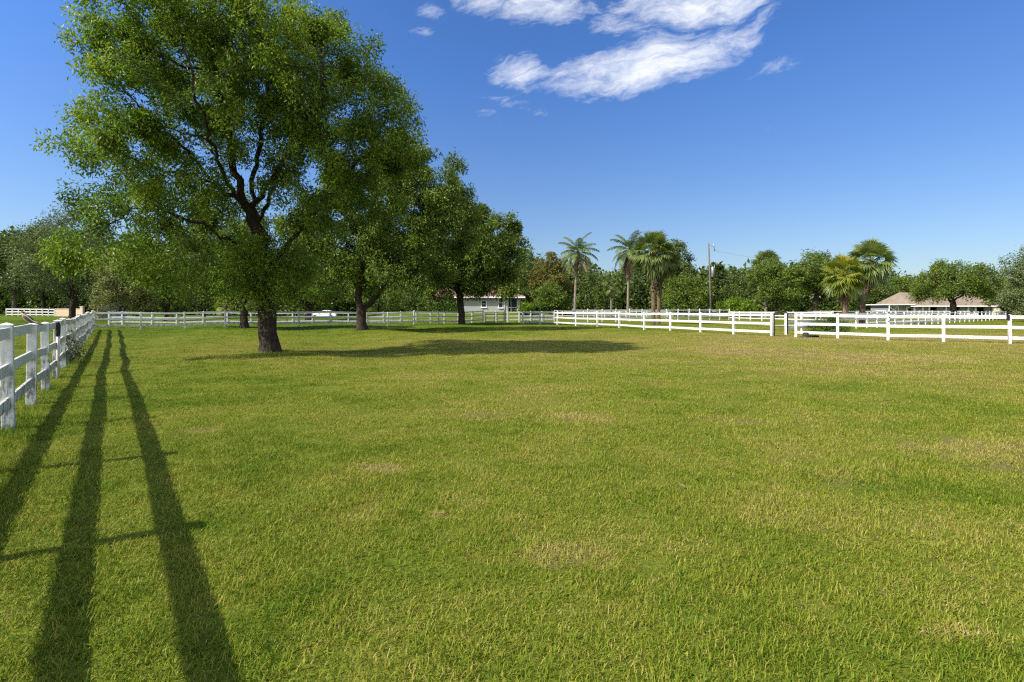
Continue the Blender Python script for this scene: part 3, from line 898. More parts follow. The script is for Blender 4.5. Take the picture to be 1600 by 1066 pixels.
def fan(mb, base, az, el, Lp, Lb, r, tint0, segs=22, droop=.5):
    h = np.array([math.cos(az), math.sin(az), 0]); up = np.array([0, 0, 1.0])
    s = np.linspace(0, 1, 5); ang = el - droop * .5 * s
    ds = Lp / 4
    hx = np.concatenate([[0], np.cumsum(np.cos(ang[:-1]) * ds)]); hz = np.concatenate([[0], np.cumsum(np.sin(ang[:-1]) * ds)])
    pts = np.array(base) + hx[:, None] * h + up * hz[:, None]
    mb.tube(pts, np.linspace(.03, .018, 5), 4, tint0)
    a = el - droop * .6
    f = math.cos(a) * h + math.sin(a) * up; sd = np.array([-math.sin(az), math.cos(az), 0]) ; nn = np.cross(f, sd)
    roll = r.normal(0, .45)
    sd, nn = sd * math.cos(roll) + nn * math.sin(roll), nn * math.cos(roll) - sd * math.sin(roll)
    th = np.linspace(-1.95, 1.95, segs) + r.normal(0, .03, segs)
    dd = np.cos(th)[:, None] * f + np.sin(th)[:, None] * sd - .0 * nn
    ll = Lb * (1 - .22 * (np.abs(th) / 1.95) ** 2) * r.uniform(.88, 1.08, segs)
    p = np.repeat(pts[-1][None], segs, 0)
    wv = np.cross(dd, nn); wv /= np.linalg.norm(wv, axis=1, keepdims=True)
    m = p + dd * ll[:, None] * .58 - up * (ll * .05 * (1 + droop))[:, None]
    e = m + dd * ll[:, None] * .42 - up * (ll * (.12 + .34 * droop) * r.uniform(.5, 1.5, segs))[:, None]
    w = Lb * .05
    v = np.stack([p - wv * w * .12, p + wv * w * .12, m + wv * w, m - wv * w, e], 1).reshape(-1, 3)
    i = np.arange(segs)[:, None] * 5
    tt = np.clip(tint0 + r.normal(0, .1, segs), 0, 1)
    n0 = mb.n
    mb.add(v, i + np.array([[0, 1, 2, 3]]), tt)
    mb.f.append(i + np.array([[3, 2, 4]]) + n0); mb.t.append(tt); mb.sm.append(np.full(segs, False))


def coconut_palm(px, d, top, label, seed, L, bend=0.3, nf=20, dead=5, lo=-.35, trunk_r=.17, skirt=0.0):
    r = np.random.default_rng(seed)
    f = foot(px, d); h = Z(top, d) - f[2] - L * .50
    root = thing('feather_palm', f, label, 'palm', 'feather leaved palms')
    t = MB(); trunk_tube(t, h, trunk_r * 1.1, trunk_r * .75, bend, 10, .05, r); t.build('trunk', M['bark_palm'], root)
    c = MB(); top_p = np.array([bend, 0, h])
    for i in range(nf):
        k = i / (nf - 1)
        pinnate(c, top_p + np.array([0, 0, .25 - .35 * k]), i * 2.4 + r.uniform(-.25, .25), 1.42 - (1.42 - lo) * k ** .8, L * r.uniform(.85, 1.08), r, .62 - .3 * r.uniform(), 1.0 - .25 * (1 - k), lf=L * .25)
    c.build('crown', M['frond'], root)
    dd = MB()
    for i in range(dead):
        pinnate(dd, top_p - np.array([0, 0, .25]), i * 2 * PI / dead + r.uniform(-.3, .3), -.55 - .6 * r.uniform() - skirt * r.uniform(.4, 1.3), L * r.uniform(.75, 1.1), r, .55, .35, lf=L * .17, n=30, width=.05)
    dd.build('dead_fronds', M['frond_dead'], root)
    return root


def fan_palm(px, d, top, label, seed, rad, trunk_r=.2, bend=0.0, nf=40, mat='frond', dead=10, boots=True, lo=-.75, group='fan palms'):
    r = np.random.default_rng(seed)
    f = foot(px, d); h = Z(top, d) - f[2] - rad * .92
    root = thing('fan_palm', f, label, 'palm', group)
    t = MB(); trunk_tube(t, h, trunk_r, trunk_r * .92, bend, 9, .05, r)
    if boots:   # old leaf bases stand off the trunk
        for i in range(int(h * 11)):
            zz = h * (.42 + .58 * r.uniform()); a = i * 2.4
            o = np.array([math.cos(a), math.sin(a), 0])
            b0 = np.array([bend * (zz / h) ** 2, 0, zz]) + o * trunk_r * .9
            t.tube([b0, b0 + o * .09 + np.array([0, 0, .12]), b0 + o * .17 + np.array([0, 0, .3])], [.06, .05, .02], 4)
    t.build('trunk', M['bark_boot' if boots else 'bark_palm'], root)
    c = MB(); tp = np.array([bend, 0, h])
    for i in range(nf):
        k = i / (nf - 1)
        el = 1.5 - (1.5 - lo) * k ** .9
        fan(c, tp + np.array([0, 0, .15 - .3 * k]), i * 2.4 + r.uniform(-.2, .2), el, rad * r.uniform(.5, .62), rad * r.uniform(.46, .56), r, .66 - .35 * k * r.uniform(.5, 1.3), droop=.12 + .55 * k)
    c.build('crown', M[mat], root)
    if dead:
        dd = MB()
        for i in range(dead):
            fan(dd, tp - np.array([0, 0, .3]), i * 2 * PI / dead + r.uniform(-.3, .3), -.9 - .4 * r.uniform(), rad * .45, rad * .45, r, .45, 14, .9)
        dd.build('dead_fronds', M['frond_dead'], root)
    return root


coconut_palm(898, 76, 377, 'coconut palm standing alone with a clear pale trunk, right of the house', 101, 3.3, .42, 24, 9, -.5)
coconut_palm(981, 76, 372, 'feather palm with a long brown skirt of dead fronds beside the twin fan palms', 102, 3.5, .25, 26, 30, -.5, skirt=.6)
fan_palm(1021, 56.7, 362, 'tall fan palm with a bare reddish trunk, front one of a close pair', 103, 2.4, .2, -.05, 50)
fan_palm(1029, 57.6, 374, 'fan palm close behind the reddish trunked one, rear of a pair', 104, 2.2, .18, .3, 44)
fan_palm(955, 84, 432, 'small young fan palm with a thin pale trunk below the feather palm', 105, 1.6, .13, 0, 24, 'frond', 8, False)
fan_palm(1197, 90, 391, 'fan palm with only crown and foot showing round the olive green tree', 106, 2.7, .26, 0, 40, 'frond', 6, False)
fan_palm(1321, 57, 399, 'shorter yellow leaved fan palm with a thick booted brown trunk', 107, 2.35, .27, -.25, 46, 'frond_yellow', 8)
fan_palm(1347, 60, 376, 'taller dark green fan palm leaning away behind the yellow leaved palm', 108, 2.55, .27, .95, 52, 'frond', 8)
fan_palm(352, 64, 462, 'stunted yellowish fan palm by the back fence behind the big tree', 109, 1.25, .16, 0, 22, 'frond_yellow', 6)


# ------------------------------------------------------------------ fences
POST_W = 0.127


def post_mesh(h, w=POST_W):
    mb = MB(); a = w / 2; hc = h - .045; o = .012
    v = [(-a, -a, -.3), (a, -a, -.3), (a, a, -.3), (-a, a, -.3), (-a, -a, hc), (a, -a, hc), (a, a, hc), (-a, a, hc)]
    mb.add(v, np.array([[0, 1, 5, 4], [1, 2, 6, 5], [2, 3, 7, 6], [3, 0, 4, 7]]))
    b_ = a + o
    v = [(-b_, -b_, hc), (b_, -b_, hc), (b_, b_, hc), (-b_, b_, hc), (-b_, -b_, hc + .018), (b_, -b_, hc + .018), (b_, b_, hc + .018), (-b_, b_, hc + .018), (0, 0, h)]
    mb.add(v, [(0, 1, 5, 4), (1, 2, 6, 5), (2, 3, 7, 6), (3, 0, 4, 7), (3, 2, 1, 0), (4, 5, 8), (5, 6, 8), (6, 7, 8), (7, 4, 8)])
    return mb


def fence(pts, label, group='white paddock fences', h=1.38, rails=(1.25, .79, .34), rail=(.04, .142), mat='vinyl', skip=(), posts=None, jit=.012, seed=0, w=POST_W):
    """pts: list of (x, y) post positions"""
    r = np.random.default_rng(seed + 900)
    p0 = pts[0]
    root = thing('paddock_fence', (p0[0], p0[1], gh(*p0)), label, 'fence', group)
    base = None
    n = len(pts)
    for i, (x, y) in enumerate(pts):
        if posts is not None and i not in posts: continue
        j = min(i, n - 2); a = math.atan2(pts[j + 1][1] - pts[j][1], pts[j + 1][0] - pts[j][0])
        if base is None:
            base = o = post_mesh(h, w).build('post', M[mat], root, bevel=.006 if mat == 'vinyl_near' else 0)
        else:
            o = base.copy(); COL.objects.link(o); o.parent = root
        o.location = (x - p0[0], y - p0[1], gh(x, y) - root.location.z)
        o.rotation_euler = (r.normal(0, jit), r.normal(0, jit), a)
        o.scale = (1, 1, 1 + r.normal(0, .012))
    for k, zz in enumerate(rails):
        mb = MB()
        for i in range(n - 1):
            if i in skip: continue
            (x0, y0), (x1, y1) = pts[i], pts[i + 1]
            m = 1
            dz0, dz1 = r.normal(0, .008), r.normal(0, .008)
            mb.bar((x0 - p0[0], y0 - p0[1], gh(x0, y0) - root.location.z + zz + dz0), (x1 - p0[0], y1 - p0[1], gh(x1, y1) - root.location.z + zz + dz1), *rail)
        mb.build('rail', M[mat], root, bevel=.005 if mat == 'vinyl_near' else 0)
    return root


# near fence on the left
F1 = [(-6.485 - 1.435 * k, 7.09 + 1.975 * k) for k in range(-5, 18)]
fence(F1, 'long weathered white rail fence running away beside the camera', mat='vinyl_near', rails=(1.25, .80, .36), jit=.01, seed=1)
corner = F1[-1]
# back fence from the corner to the dark gate
endp = (-.83, 63.0)
def on_line(a, b, px):
    u = (px - 800) / F
    t = (u * a[1] - a[0]) / ((b[0] - a[0]) - u * (b[1] - a[1]))
    return (a[0] + (b[0] - a[0]) * t, a[1] + (b[1] - a[1]) * t)
F2 = [corner] + [on_line(corner, endp, p) for p in (220, 289, 352, 411, 467, 516, 562, 606, 647, 685, 721, 755)]
fence(F2, 'greyish white back fence behind the shade trees', mat='vinyl_near', h=1.42, rails=(1.29, .83, .36), seed=2)
A, B = (X(170, 54), 54), (X(870, 69), 69)
F2b = [on_line(A, B, p) for p in (170, 191, 214, 237, 256, 275.6, 297, 317, 336, 355, 374, 392, 409, 425, 441, 457, 472, 487.6, 502, 516, 530, 544, 558, 572, 586, 599, 612.5, 625.8, 638, 650, 661, 672.5, 683, 694, 705, 716, 726.5, 737, 756, 775, 793, 811, 829, 847, 866)][::1]
F2b = [F2b[0]] + F2b[1::1]
F2b = [p for i, p in enumerate(F2b) if i < 2 or i % 2 == 1 or i > 37]
fence(F2b, 'second parallel white fence across the lane behind the back fence', h=1.36, rails=(1.23, .78, .34), seed=3)
# bright fence on the right: from the lane to the pipe gate
px3 = [816.9, 844, 871, 900, 933.7, 967.8, 1006.8, 1047.6, 1094.8, 1146.5, 1206]
d3 = [61.0, 58.6, 55.8, 52.6, 49.4, 46.2, 42.6, 39.9, 37.2, 34.6, 32.0]
F3 = [(X(p, q_), q_) for p, q_ in zip(px3, d3)]
fence(F3, 'bright white three rail fence curving away to the pipe gate', rails=(1.23, .74, .25), seed=4)
F3b = [(X(p, q_), q_) for p, q_ in zip([1243.6, 1309, 1387.5, 1474.5, 1578, 1697], [30.7, 29.5, 28.1, 26.7, 25.1, 23.6])]
F3b.append((F3b[-1][0] + 1.75, F3b[-1][1] - 1.7))
fence(F3b, 'bright white fence nearest on the right, past the pipe gate', rails=(1.22, .74, .26), h=1.34, seed=5)
F4a = [(7.2 + 1.97 * n_, 65.0 + 1.39 * n_) for n_ in range(14)]
fence(F4a, 'distant white fence running behind the twin fan palms', seed=6, h=1.66, rails=(1.5, 1.0, .5))
F4c = [(32.8 + .6 * n_, 83.1 - 2.3 * n_) for n_ in range(9)]
fence(F4c, 'distant white fence returning behind the pipe gate', seed=7, h=1.3, rails=(1.18, .76, .34))
F4b = [(X(862, 108) + 2.1 * n_, 108 + .1 * n_) for n_ in range(18)]
fence(F4b, 'thin farthest white fence below the palms', seed=8)
F5 = [(X(1228, 34.2), 34.2), (X(1253, 38.6), 38.6), (24.0, 41.3)] + [(27.8 + 1.9 * n_, 44.4 + 1.6 * n_) for n_ in range(27)]
fence(F5, 'white fence behind the low bush running off towards the barn', seed=9, h=1.33, rails=(1.2, .76, .32))
FL = [(X(10, 106) + 1.2 * n_, 106 - .05 * n_) for n_ in range(9)]
fence(FL, 'short far white fence beyond the near fence on the neighbouring lawn', seed=10, h=1.45, rails=(1.32, .8, .3), rail=(.05, .2))
FR = [(X(1262, 96) + 2.4 * n_, 96 + .3 * n_) for n_ in range(14)]
fence(FR, 'far white fence between the palms and the barn lean-to', seed=12)


# ------------------------------------------------------------------ gates and small things
def farm_gate():
    a, b2 = np.array(F2[-1]), np.array(endp)
    x0, y0 = a
    root = thing('farm_gate', (x0, y0, gh(x0, y0)), 'black tubular farm gate with four bars hung at the end of the back fence', 'gate')
    dv = b2 - a; L = np.linalg.norm(dv); u = dv / L
    P = lambda t, z: (u[0] * t, u[1] * t, z)
    L2 = L - .15
    fr = MB(); fr.tube([P(.35, .12), P(.35, 1.2), P(L2, 1.2), P(L2, .12), P(.35, .12)], .035, 6); fr.build('frame', M['black_metal'], root)
    for z in (.42, .68, .94):
        m = MB(); m.tube([P(.35, z), P(L2, z)], .026, 6); m.build('bar', M['black_metal'], root)
    m = MB(); m.tube([P((L2 + .35) / 2, .12), P((L2 + .35) / 2, 1.2)], .03, 6); m.build('brace', M['black_metal'], root)
    g = thing('gate_post', (b2[0], b2[1], gh(*b2)), 'single white post at the free end of the black farm gate', 'post')
    post_mesh(1.45).build('shaft', M['vinyl'], g)
    m = MB(); m.tube([(.07, -.12, -.1), (.07, -.12, 1.7)], .035, 6); m.build('hinge_pipe', M['black_metal'], g)

farm_gate()


def pipe_gate():
    a = np.array(F3[-1]) + np.array([.12, -.02]); b2 = np.array([X(1230.5, 34.0), 34.0])
    root = thing('pipe_gate', (a[0], a[1], gh(*a)), 'black pipe gate hoop with rounded corners standing in the gap of the bright fence', 'gate')
    dv = b2 - a; L = np.linalg.norm(dv); u = dv / L
    P = lambda t, z: (u[0] * t, u[1] * t, z)
    top = 1.36; rc = .2
    pts = [P(0.02, .0), P(.02, top - rc)] + [P(.02 + rc - rc * math.cos(k), top - rc + rc * math.sin(k)) for k in np.linspace(.2, PI / 2, 5)]
    pts += [P(L - rc + rc * math.sin(k), top - rc + rc * math.cos(k)) for k in np.linspace(0, PI / 2, 6)] + [P(L, 0)]
    m = MB(); m.tube(pts, .034, 8); m.build('hoop', M['black_metal'], root)
    m = MB(); m.tube([P(L - .02, .35), P(L + .14, .35)], .018, 6); m.build('hinge', M['black_metal'], root)
    m = MB(); m.tube([P(L - .02, 1.0), P(L + .14, 1.0)], .018, 6); m.build('hinge', M['black_metal'], root)

pipe_gate()


def lathe(mb, prof, sides=20, tint=.5):
    prof = np.array(prof, float); n = len(prof)
    a = np.arange(sides) * 2 * PI / sides
    v = np.stack([prof[:, 0][:, None] * np.cos(a), prof[:, 0][:, None] * np.sin(a), np.repeat(prof[:, 1][:, None], sides, 1)], -1).reshape(-1, 3)
    i = np.arange(n - 1)[:, None] * sides; j = np.arange(sides)[None]; j2 = (j + 1) % sides
    mb.add(v, np.stack([i + j, i + j2, i + sides + j2, i + sides + j], -1).reshape(-1, 4), tint, True)
    return mb


bd = 30.2
bx = X(1259, bd)
o = thing('bucket', (bx, bd, gh(bx, bd)), 'upturned black rubber bucket behind the end of the bright right fence', 'bucket')
lathe(MB(), [(0.001, .27), (.13, .27), (.145, .255), (.175, .03), (.195, .03), (.195, .0), (.17, 0)]).build('tub', M['black_rubber'], o)
m = MB(); m.tube([(-.19, 0, .05), (-.22, -.12, .03), (-.1, -.24, .02), (.1, -.24, .02), (.22, -.12, .03), (.19, 0, .05)], .008, 5); m.build('handle', M['galv'], o)
px_, dd_ = X(1272, 30.6), 30.6  # shallow black dish shape drawn for a low dark mark beside the bucket
o = thing('black_dish', (px_, dd_, gh(px_, dd_)), 'shallow black dish shape lying on the grass beside the bucket', 'feed pan')
lathe(MB(), [(.001, .03), (.2, .03), (.24, .1), (.265, .1), (.255, .07), (.22, 0), (.001, 0)]).build('dish', M['black_rubber'], o)

# switch box and latch on the bright right fence
p = F3b[4]
o = thing('switch_box', (p[0] - .11, p[1] - .0, gh(*p) + 1.13), 'small black box fixed to a post of the near right fence', 'box')
m = MB(); m.box((0, -.03, .06), (.09, .09, .24)); m.build('case', M['black_metal'], o, bevel=.01)
m = MB(); m.tube([(0, -.03, -.06), (0, -.03, -1.1)], .012, 6); m.build('conduit', M['pvc'], o)
p = F3b[2]
o = thing('gate_hook', (p[0], p[1] - .075, gh(*p) + 1.0), 'black iron hook hanging on a post of the near right fence', 'hook')
m = MB(); m.tube([(.03, 0, .18), (.03, -.03, .1), (.0, -.04, 0), (-.05, -.03, -.06), (-.06, -.01, .02)], .016, 6); m.build('iron', M['black_metal'], o)
m = MB(); m.box((.03, -.005, .18), (.05, .02, .06)); m.build('bracket', M['black_metal'], o)

# standpipe by the fourth post of the near fence
p = F1[5 + 3]
sx_, sy_ = p[0] + .13, p[1] - .1
o = thing('water_standpipe', (sx_, sy_, gh(sx_, sy_)), 'water standpipe with a black insulated head beside the weathered fence', 'standpipe')
m = MB(); m.tube([(0, 0, -.1), (0, 0, 1.0)], .025, 8); m.build('pipe', M['pvc'], o)
m = MB(); m.tube([(0, 0, 1.0), (0.0, 0, 1.03), (.01, 0, 1.2), (0, 0, 1.31), (0, 0, 1.34)], [.03, .045, .05, .042, .02], 10); m.build('insulation_sleeve', M['black_rubber'], o)
m = MB(); m.tube([(0, 0, 1.3), (-.04, -.02, 1.33), (-.09, -.04, 1.32)], .014, 6); m.build('spout', M['black_metal'], o)


# vine and weeds climbing the near fence
def vine():
    r = np.random.default_rng(77)
    p = F1[5 + 4]
    root = thing('fence_vine', (p[0], p[1], gh(*p)), 'straggly grey green vine climbing the middle of the weathered fence', 'vine')
    u = np.array([-.588, .809, 0]); nrm = np.array([.809, .588, 0])
    lv = MB()
    for i in range(38):
        t0 = abs(r.normal(0, 1)) * 3.2 + .6 if r.uniform() < .8 else r.uniform(0, 13)
        h = r.uniform(.3, 1.15) * math.exp(-t0 * .045)
        a = u * t0 + nrm * r.normal(.09, .07)
        a[2] = gh(*(np.array(p) + a[:2])) - gh(*p) - .03
        pts = [a]
        for k in range(7):
            pts.append(pts[-1] + np.array([0, 0, h / 7]) + r.normal(0, .05, 3) * np.array([1, 1, .4]))
        pts = np.array(pts); st = MB(); st.tube(pts, np.linspace(.007, .002, 8), 4, cap=False)
        st.build('stem', M['bark'], root)
        n = 18
        c = pts[r.integers(1, 8, n)] + r.normal(0, .07, (n, 3)); dd = r.normal(0, .8, (n, 3)); dd[:, 2] -= .3
        L = r.uniform(.045, .10, n)
        add_leaves(lv, c, dd, L, L * .6, np.clip(r.normal(.45, .22, n), 0, 1), r)
    lv.build('foliage', M['leaf_vine'], root)

vine()


# bird on the top rail
def bird():
    t = .78
    a, b2 = np.array(F1[5]), np.array(F1[6])
    p = a + (b2 - a) * t
    z = gh(*p) + 1.25 + .071
    root = thing('bird', (p[0], p[1], z), 'small brown bird with a pale breast perched on the top rail of the near fence', 'bird', rz=0.0)
    # spine from tail tip to beak, facing the left and up
    S = np.array([[.215, .02, .005], [.12, .01, .035], [.07, 0, .05], [.03, 0, .075], [-.01, 0, .105], [-.035, 0, .135], [-.052, 0, .158], [-.068, 0, .176], [-.085, 0, .178], [-.097, 0, .174], [-.112, 0, .168]])
    rad = [.012, .016, .026, .036, .038, .034, .026, .024, .019, .008, .001]
    bm = MB(); bm.tube(S, rad, 12); bm.build('body', M['bird_pale'], root)
    for s in (-1, 1):
        w = MB()
        P = np.array([[-.03, s * .032, .135], [.0, s * .04, .115], [.04, s * .038, .082], [.09, s * .028, .05], [.135, s * .018, .032]])
        w.tube(P, [.012, .02, .021, .014, .003], 7); w.build('wing', M['bird_dark'], root)
        w = MB(); w.tube([(.005, s * .015, .08), (-.003, s * .017, .035), (.002, s * .017, .002), (-.02, s * .018, .003)], [.006, .003, .003, .002], 5); w.build('leg', M['bird_dark'], root)
        e = MB(); e.tube([(-.082, s * .016, .184), (-.082, s * .021, .184)], .004, 6); e.build('eye', M['black_metal'], root)
    c = MB(); c.tube([(-.05, 0, .172), (-.065, 0, .19), (-.082, 0, .193), (-.095, 0, .183)], [.018, .02, .016, .006], 8); c.build('cap', M['bird_dark'], root)
    tl = MB()
    for k in (-1, 0, 1):
        tl.bar((.11, .01 + k * .006, .042), (.235, .02 + k * .016, .0), .016, .004)
    tl.build('tail', M['bird_dark'], root)

bird()


# ------------------------------------------------------------------ utility pole with wires
def pole():
    d = 96.0
    f = foot(1111.5, d, .2); h = Z(380.5, d) - f[2]; lean = X(1107.3, d) - X(1111.5, d)
    root = thing('utility_pole', f, 'leaning wooden utility pole with a transformer rising above the distant fence', 'utility pole')
    P = lambda z: np.array([lean * z / h, 0, z])
    m = MB(); m.tube([P(0), P(h * .5), P(h)], [.19, .16, .125], 10); m.build('shaft', M['pole'], root)
    m = MB(); m.tube([P(h - .3), P(h - .45) + [.5, 0, 0], P(h - .5) + [.75, 0, 0]], .045, 6); m.build('bracket_arm', M['galv'], root)
    m = MB(); m.tube([P(h - .25) + [.8, 0, .2], P(h - .5) + [.86, 0, 0], P(h - .9) + [.98, 0, 0], P(h - 1.35) + [1.02, 0, 0]], [.09, .11, .07, .1], 8); m.build('insulator', M['galv'], root)
    tc = P(h - 5.0) + np.array([.52, 0, 0])
    m = MB(); m.tube([tc + [0, 0, -.9], tc + [0, 0, -.85], tc + [0, 0, .8], tc + [0, 0, .95]], [.2, .26, .26, .15], 12); m.build('transformer', M['galv'], root)
    m = MB(); m.tube([tc + [.08, 0, .95], tc + [.1, 0, 1.5]], .05, 6); m.build('bushing', M['black_metal'], root)
    m = MB(); m.tube([tc + [.3, 0, 1.3], tc + [.3, 0, -.2]], .05, 6); m.build('fuse_cutout', M['galv'], root)
    f = np.array(f)
    def wire(a, b2, sag, label):
        a, b2 = np.array(a), np.array(b2)
        t = np.linspace(0, 1, 24)[:, None]
        pts = a + (b2 - a) * t; pts[:, 2] -= sag * 4 * (t * (1 - t))[:, 0]
        m = MB(); m.tube(pts, .014, 4); o = m.build('power_line', M['galv'])
        tag(o, label, 'power line', 'power lines from the pole')
    p1 = f + P(h - 1.3) + [1.02, 0, 0]
    wire(p1, (X(1500, 150), 150, 11.5), 1.6, 'upper thin power line sloping from the pole top into the wood')
    p2 = f + tc + np.array([.1, 0, -.6])
    wire(p2, (X(1420, 140), 140, 8.5), 1.6, 'lower thin power line leaving the pole below its transformer')
    wire(f + P(h - .6), (X(1085, 75) - 0.0, 92.0, .02), 0.0, 'thin guy wire from the pole top to the ground') if False else None

pole()


# ------------------------------------------------------------------ house
def window(parent, x0, x1, z0, z1, y, bars=1):
    fr = MB(); t = .07
    for (cx, cz, sx, sz) in (((x0 + x1) / 2, z0 - t / 2, x1 - x0 + 2 * t, t), ((x0 + x1) / 2, z1 + t / 2, x1 - x0 + 2 * t, t), (x0 - t / 2, (z0 + z1) / 2, t, z1 - z0), (x1 + t / 2, (z0 + z1) / 2, t, z1 - z0)):
        fr.box((cx, y - .03, cz), (sx, .1, sz))
    if bars: fr.box(((x0 + x1) / 2, y - .025, (z0 + z1) / 2), (x1 - x0, .05, .05))
    w = fr.build('window', M['white_trim'], parent)
    g = MB(); g.box(((x0 + x1) / 2, y - .004, (z0 + z1) / 2), (x1 - x0, .02, z1 - z0)); g.build('pane', M['glass'], w)
    s = MB(); s.box(((x0 + x1) / 2, y - .09, z0 - t - .03), (x1 - x0 + .3, .16, .06)); s.build('sill', M['white_trim'], w)
    return w


def hip_roof(x0, x1, y0, y1, z, rise, over, inset=None):
    x0 -= over; x1 += over; y0 -= over; y1 += over
    hy = (y1 - y0) / 2; k = inset or hy
    a, b_ = x0 + k, x1 - k; ym = (y0 + y1) / 2
    if a > b_: a = b_ = (x0 + x1) / 2
    v = [(x0, y0, z), (x1, y0, z), (x1, y1, z), (x0, y1, z), (a, ym, z + rise), (b_, ym, z + rise)]
    mb = MB(); mb.add(v, [(0, 1, 5, 4), (1, 2, 5), (2, 3, 4, 5), (3, 0, 4), (3, 2, 1, 0)])
    return mb, (x0, x1, y0, y1)


def house():
    d = 85.0; f = (X(760, d), d, 1.12)
    root = thing('house', f, 'pale stucco house with a terracotta hip roof half hidden by a shade tree', 'house')
    lx = lambda px: X(px, d) - f[0]
    ez = Z(463.8, d) - f[2]
    x0, x1 = lx(716), lx(813); dep = 11.0
    w = MB()
    pL, pR = lx(793.5), lx(808.5)   # screened porch bay
    w.box(((x0 + pL) / 2, dep / 2, ez / 2 - .3), (pL - x0, dep, ez + .6))
    w.box(((pR + x1) / 2, .2, ez / 2 - .3), (x1 - pR, .4, ez + .6))
    w.box(((pL + x1) / 2 + .003, dep / 2 + 1.6, ez / 2 - .3), (x1 - pL - .006, dep - 3.2, ez + .59))
    w.build('wall', M['wall_pale'], root)
    sc_ = MB(); sc_.box(((pL + pR) / 2, .25, ez / 2), (pR - pL, .03, ez)); scr = sc_.build('screened_porch', M['screen'], root)
    fr = MB(); fr.box(((pL + pR) / 2, .18, .78), (pR - pL, .06, .07)); fr.box((pL + .04, .18, ez / 2), (.08, .06, ez)); fr.box((pR - .04, .18, ez / 2), (.08, .06, ez)); fr.box(((pL * 2 + pR) / 3, .2, ez / 2), (.04, .04, ez))
    fr.build('frame', M['white_trim'], scr)
    mb, e = hip_roof(x0, x1, 0, dep, ez + .02, 2.5, .75)
    rf = mb.build('roof', M['tiles'], root)
    fa = MB(); fa.box(((e[0] + e[1]) / 2, e[2] + .03, ez - .1), (e[1] - e[0] - .02, .05, .2)); fa.box((e[1] - .03, (e[2] + e[3]) / 2, ez - .1), (.05, e[3] - e[2] - .1, .2)); fa.build('fascia', M['white_trim'], rf)
    window(root, lx(752.5), lx(759.5), .85, 1.75, 0.0)
    window(root, lx(779.5), lx(785.5), .75, 2.2, 0.0)
    m = MB(); m.tube([(lx(788.5), -.06, 0), (lx(788.5), -.06, ez)], .045, 6); m.build('downpipe', M['white_trim'], root)
    # set back wing with an entry porch on columns
    a, b_ = lx(664), x0 - .02
    w2 = MB(); w2.box(((a + b_) / 2, 6.2, ez / 2 - .3), (b_ - a, 7.5, ez + .6)); w2.build('wing_wall', M['wall_cream'], root)
    mb, e = hip_roof(a, b_, 1.0, 10.0, ez + .05, 1.8, .45); mb.build('wing_roof', M['tiles'], root)
    for px in (674, 680, 691, 698, 713):
        m = MB(); m.box((lx(px), 1.3, ez / 2 - .1), (.28, .28, ez + .2)); m.box((lx(px), 1.3, ez - .12), (.4, .4, .18)); m.build('column', M['wall_cream'], root)
    m = MB(); m.box(((lx(700) + lx(711)) / 2, 2.38, 1.1), (lx(711) - lx(700), .1, 2.3))
    for k in range(1, 4): m.box(((lx(700) + lx(711)) / 2, 2.325, .55 * k), (lx(711) - lx(700) - .05, .03, .03))
    m.build('garage_door', M['wall_pale'], root)
    window(root, lx(684), lx(689), .7, 1.8, 2.43)

house()


def hedge(px0, px1, d, top, label, seed, deep=1.2, group=None, n=9000):
    r = np.random.default_rng(seed)
    x0, x1 = X(px0, d), X(px1, d); xm = (x0 + x1) / 2; g0 = gh(xm, d); h = Z(top, d) - g0
    root = thing('hedge', (xm, d, g0), label, 'hedge', group)
    L = x1 - x0
    c = np.stack([r.uniform(-L / 2, L / 2, n), r.uniform(-deep / 2, deep / 2, n), r.uniform(.02, h, n) + r.normal(0, .05, n)], -1)
    # keep most leaves near the clipped faces
    face = r.integers(0, 3, n)
    c[face == 0, 1] = -deep / 2 + np.abs(r.normal(0, .12, (face == 0).sum()))
    c[face == 1, 2] = h - np.abs(r.normal(0, .1, (face == 1).sum()))
    dd = r.normal(0, 1, (n, 3)); ll = r.uniform(.12, .24, n)
    lv = MB(); add_leaves(lv, c, dd, ll, ll * .6, np.clip(r.normal(.5, .2, n), 0, 1), r); lv.build('foliage', M['leaf_hedge'], root)

hedge(653, 717, 82.5, 474.5, 'clipped bright green hedge in front of the house wing', 201)
hedge(1561, 1650, 98, 479, 'green hedge beside the barn below the grey green oak', 202, 1.6)


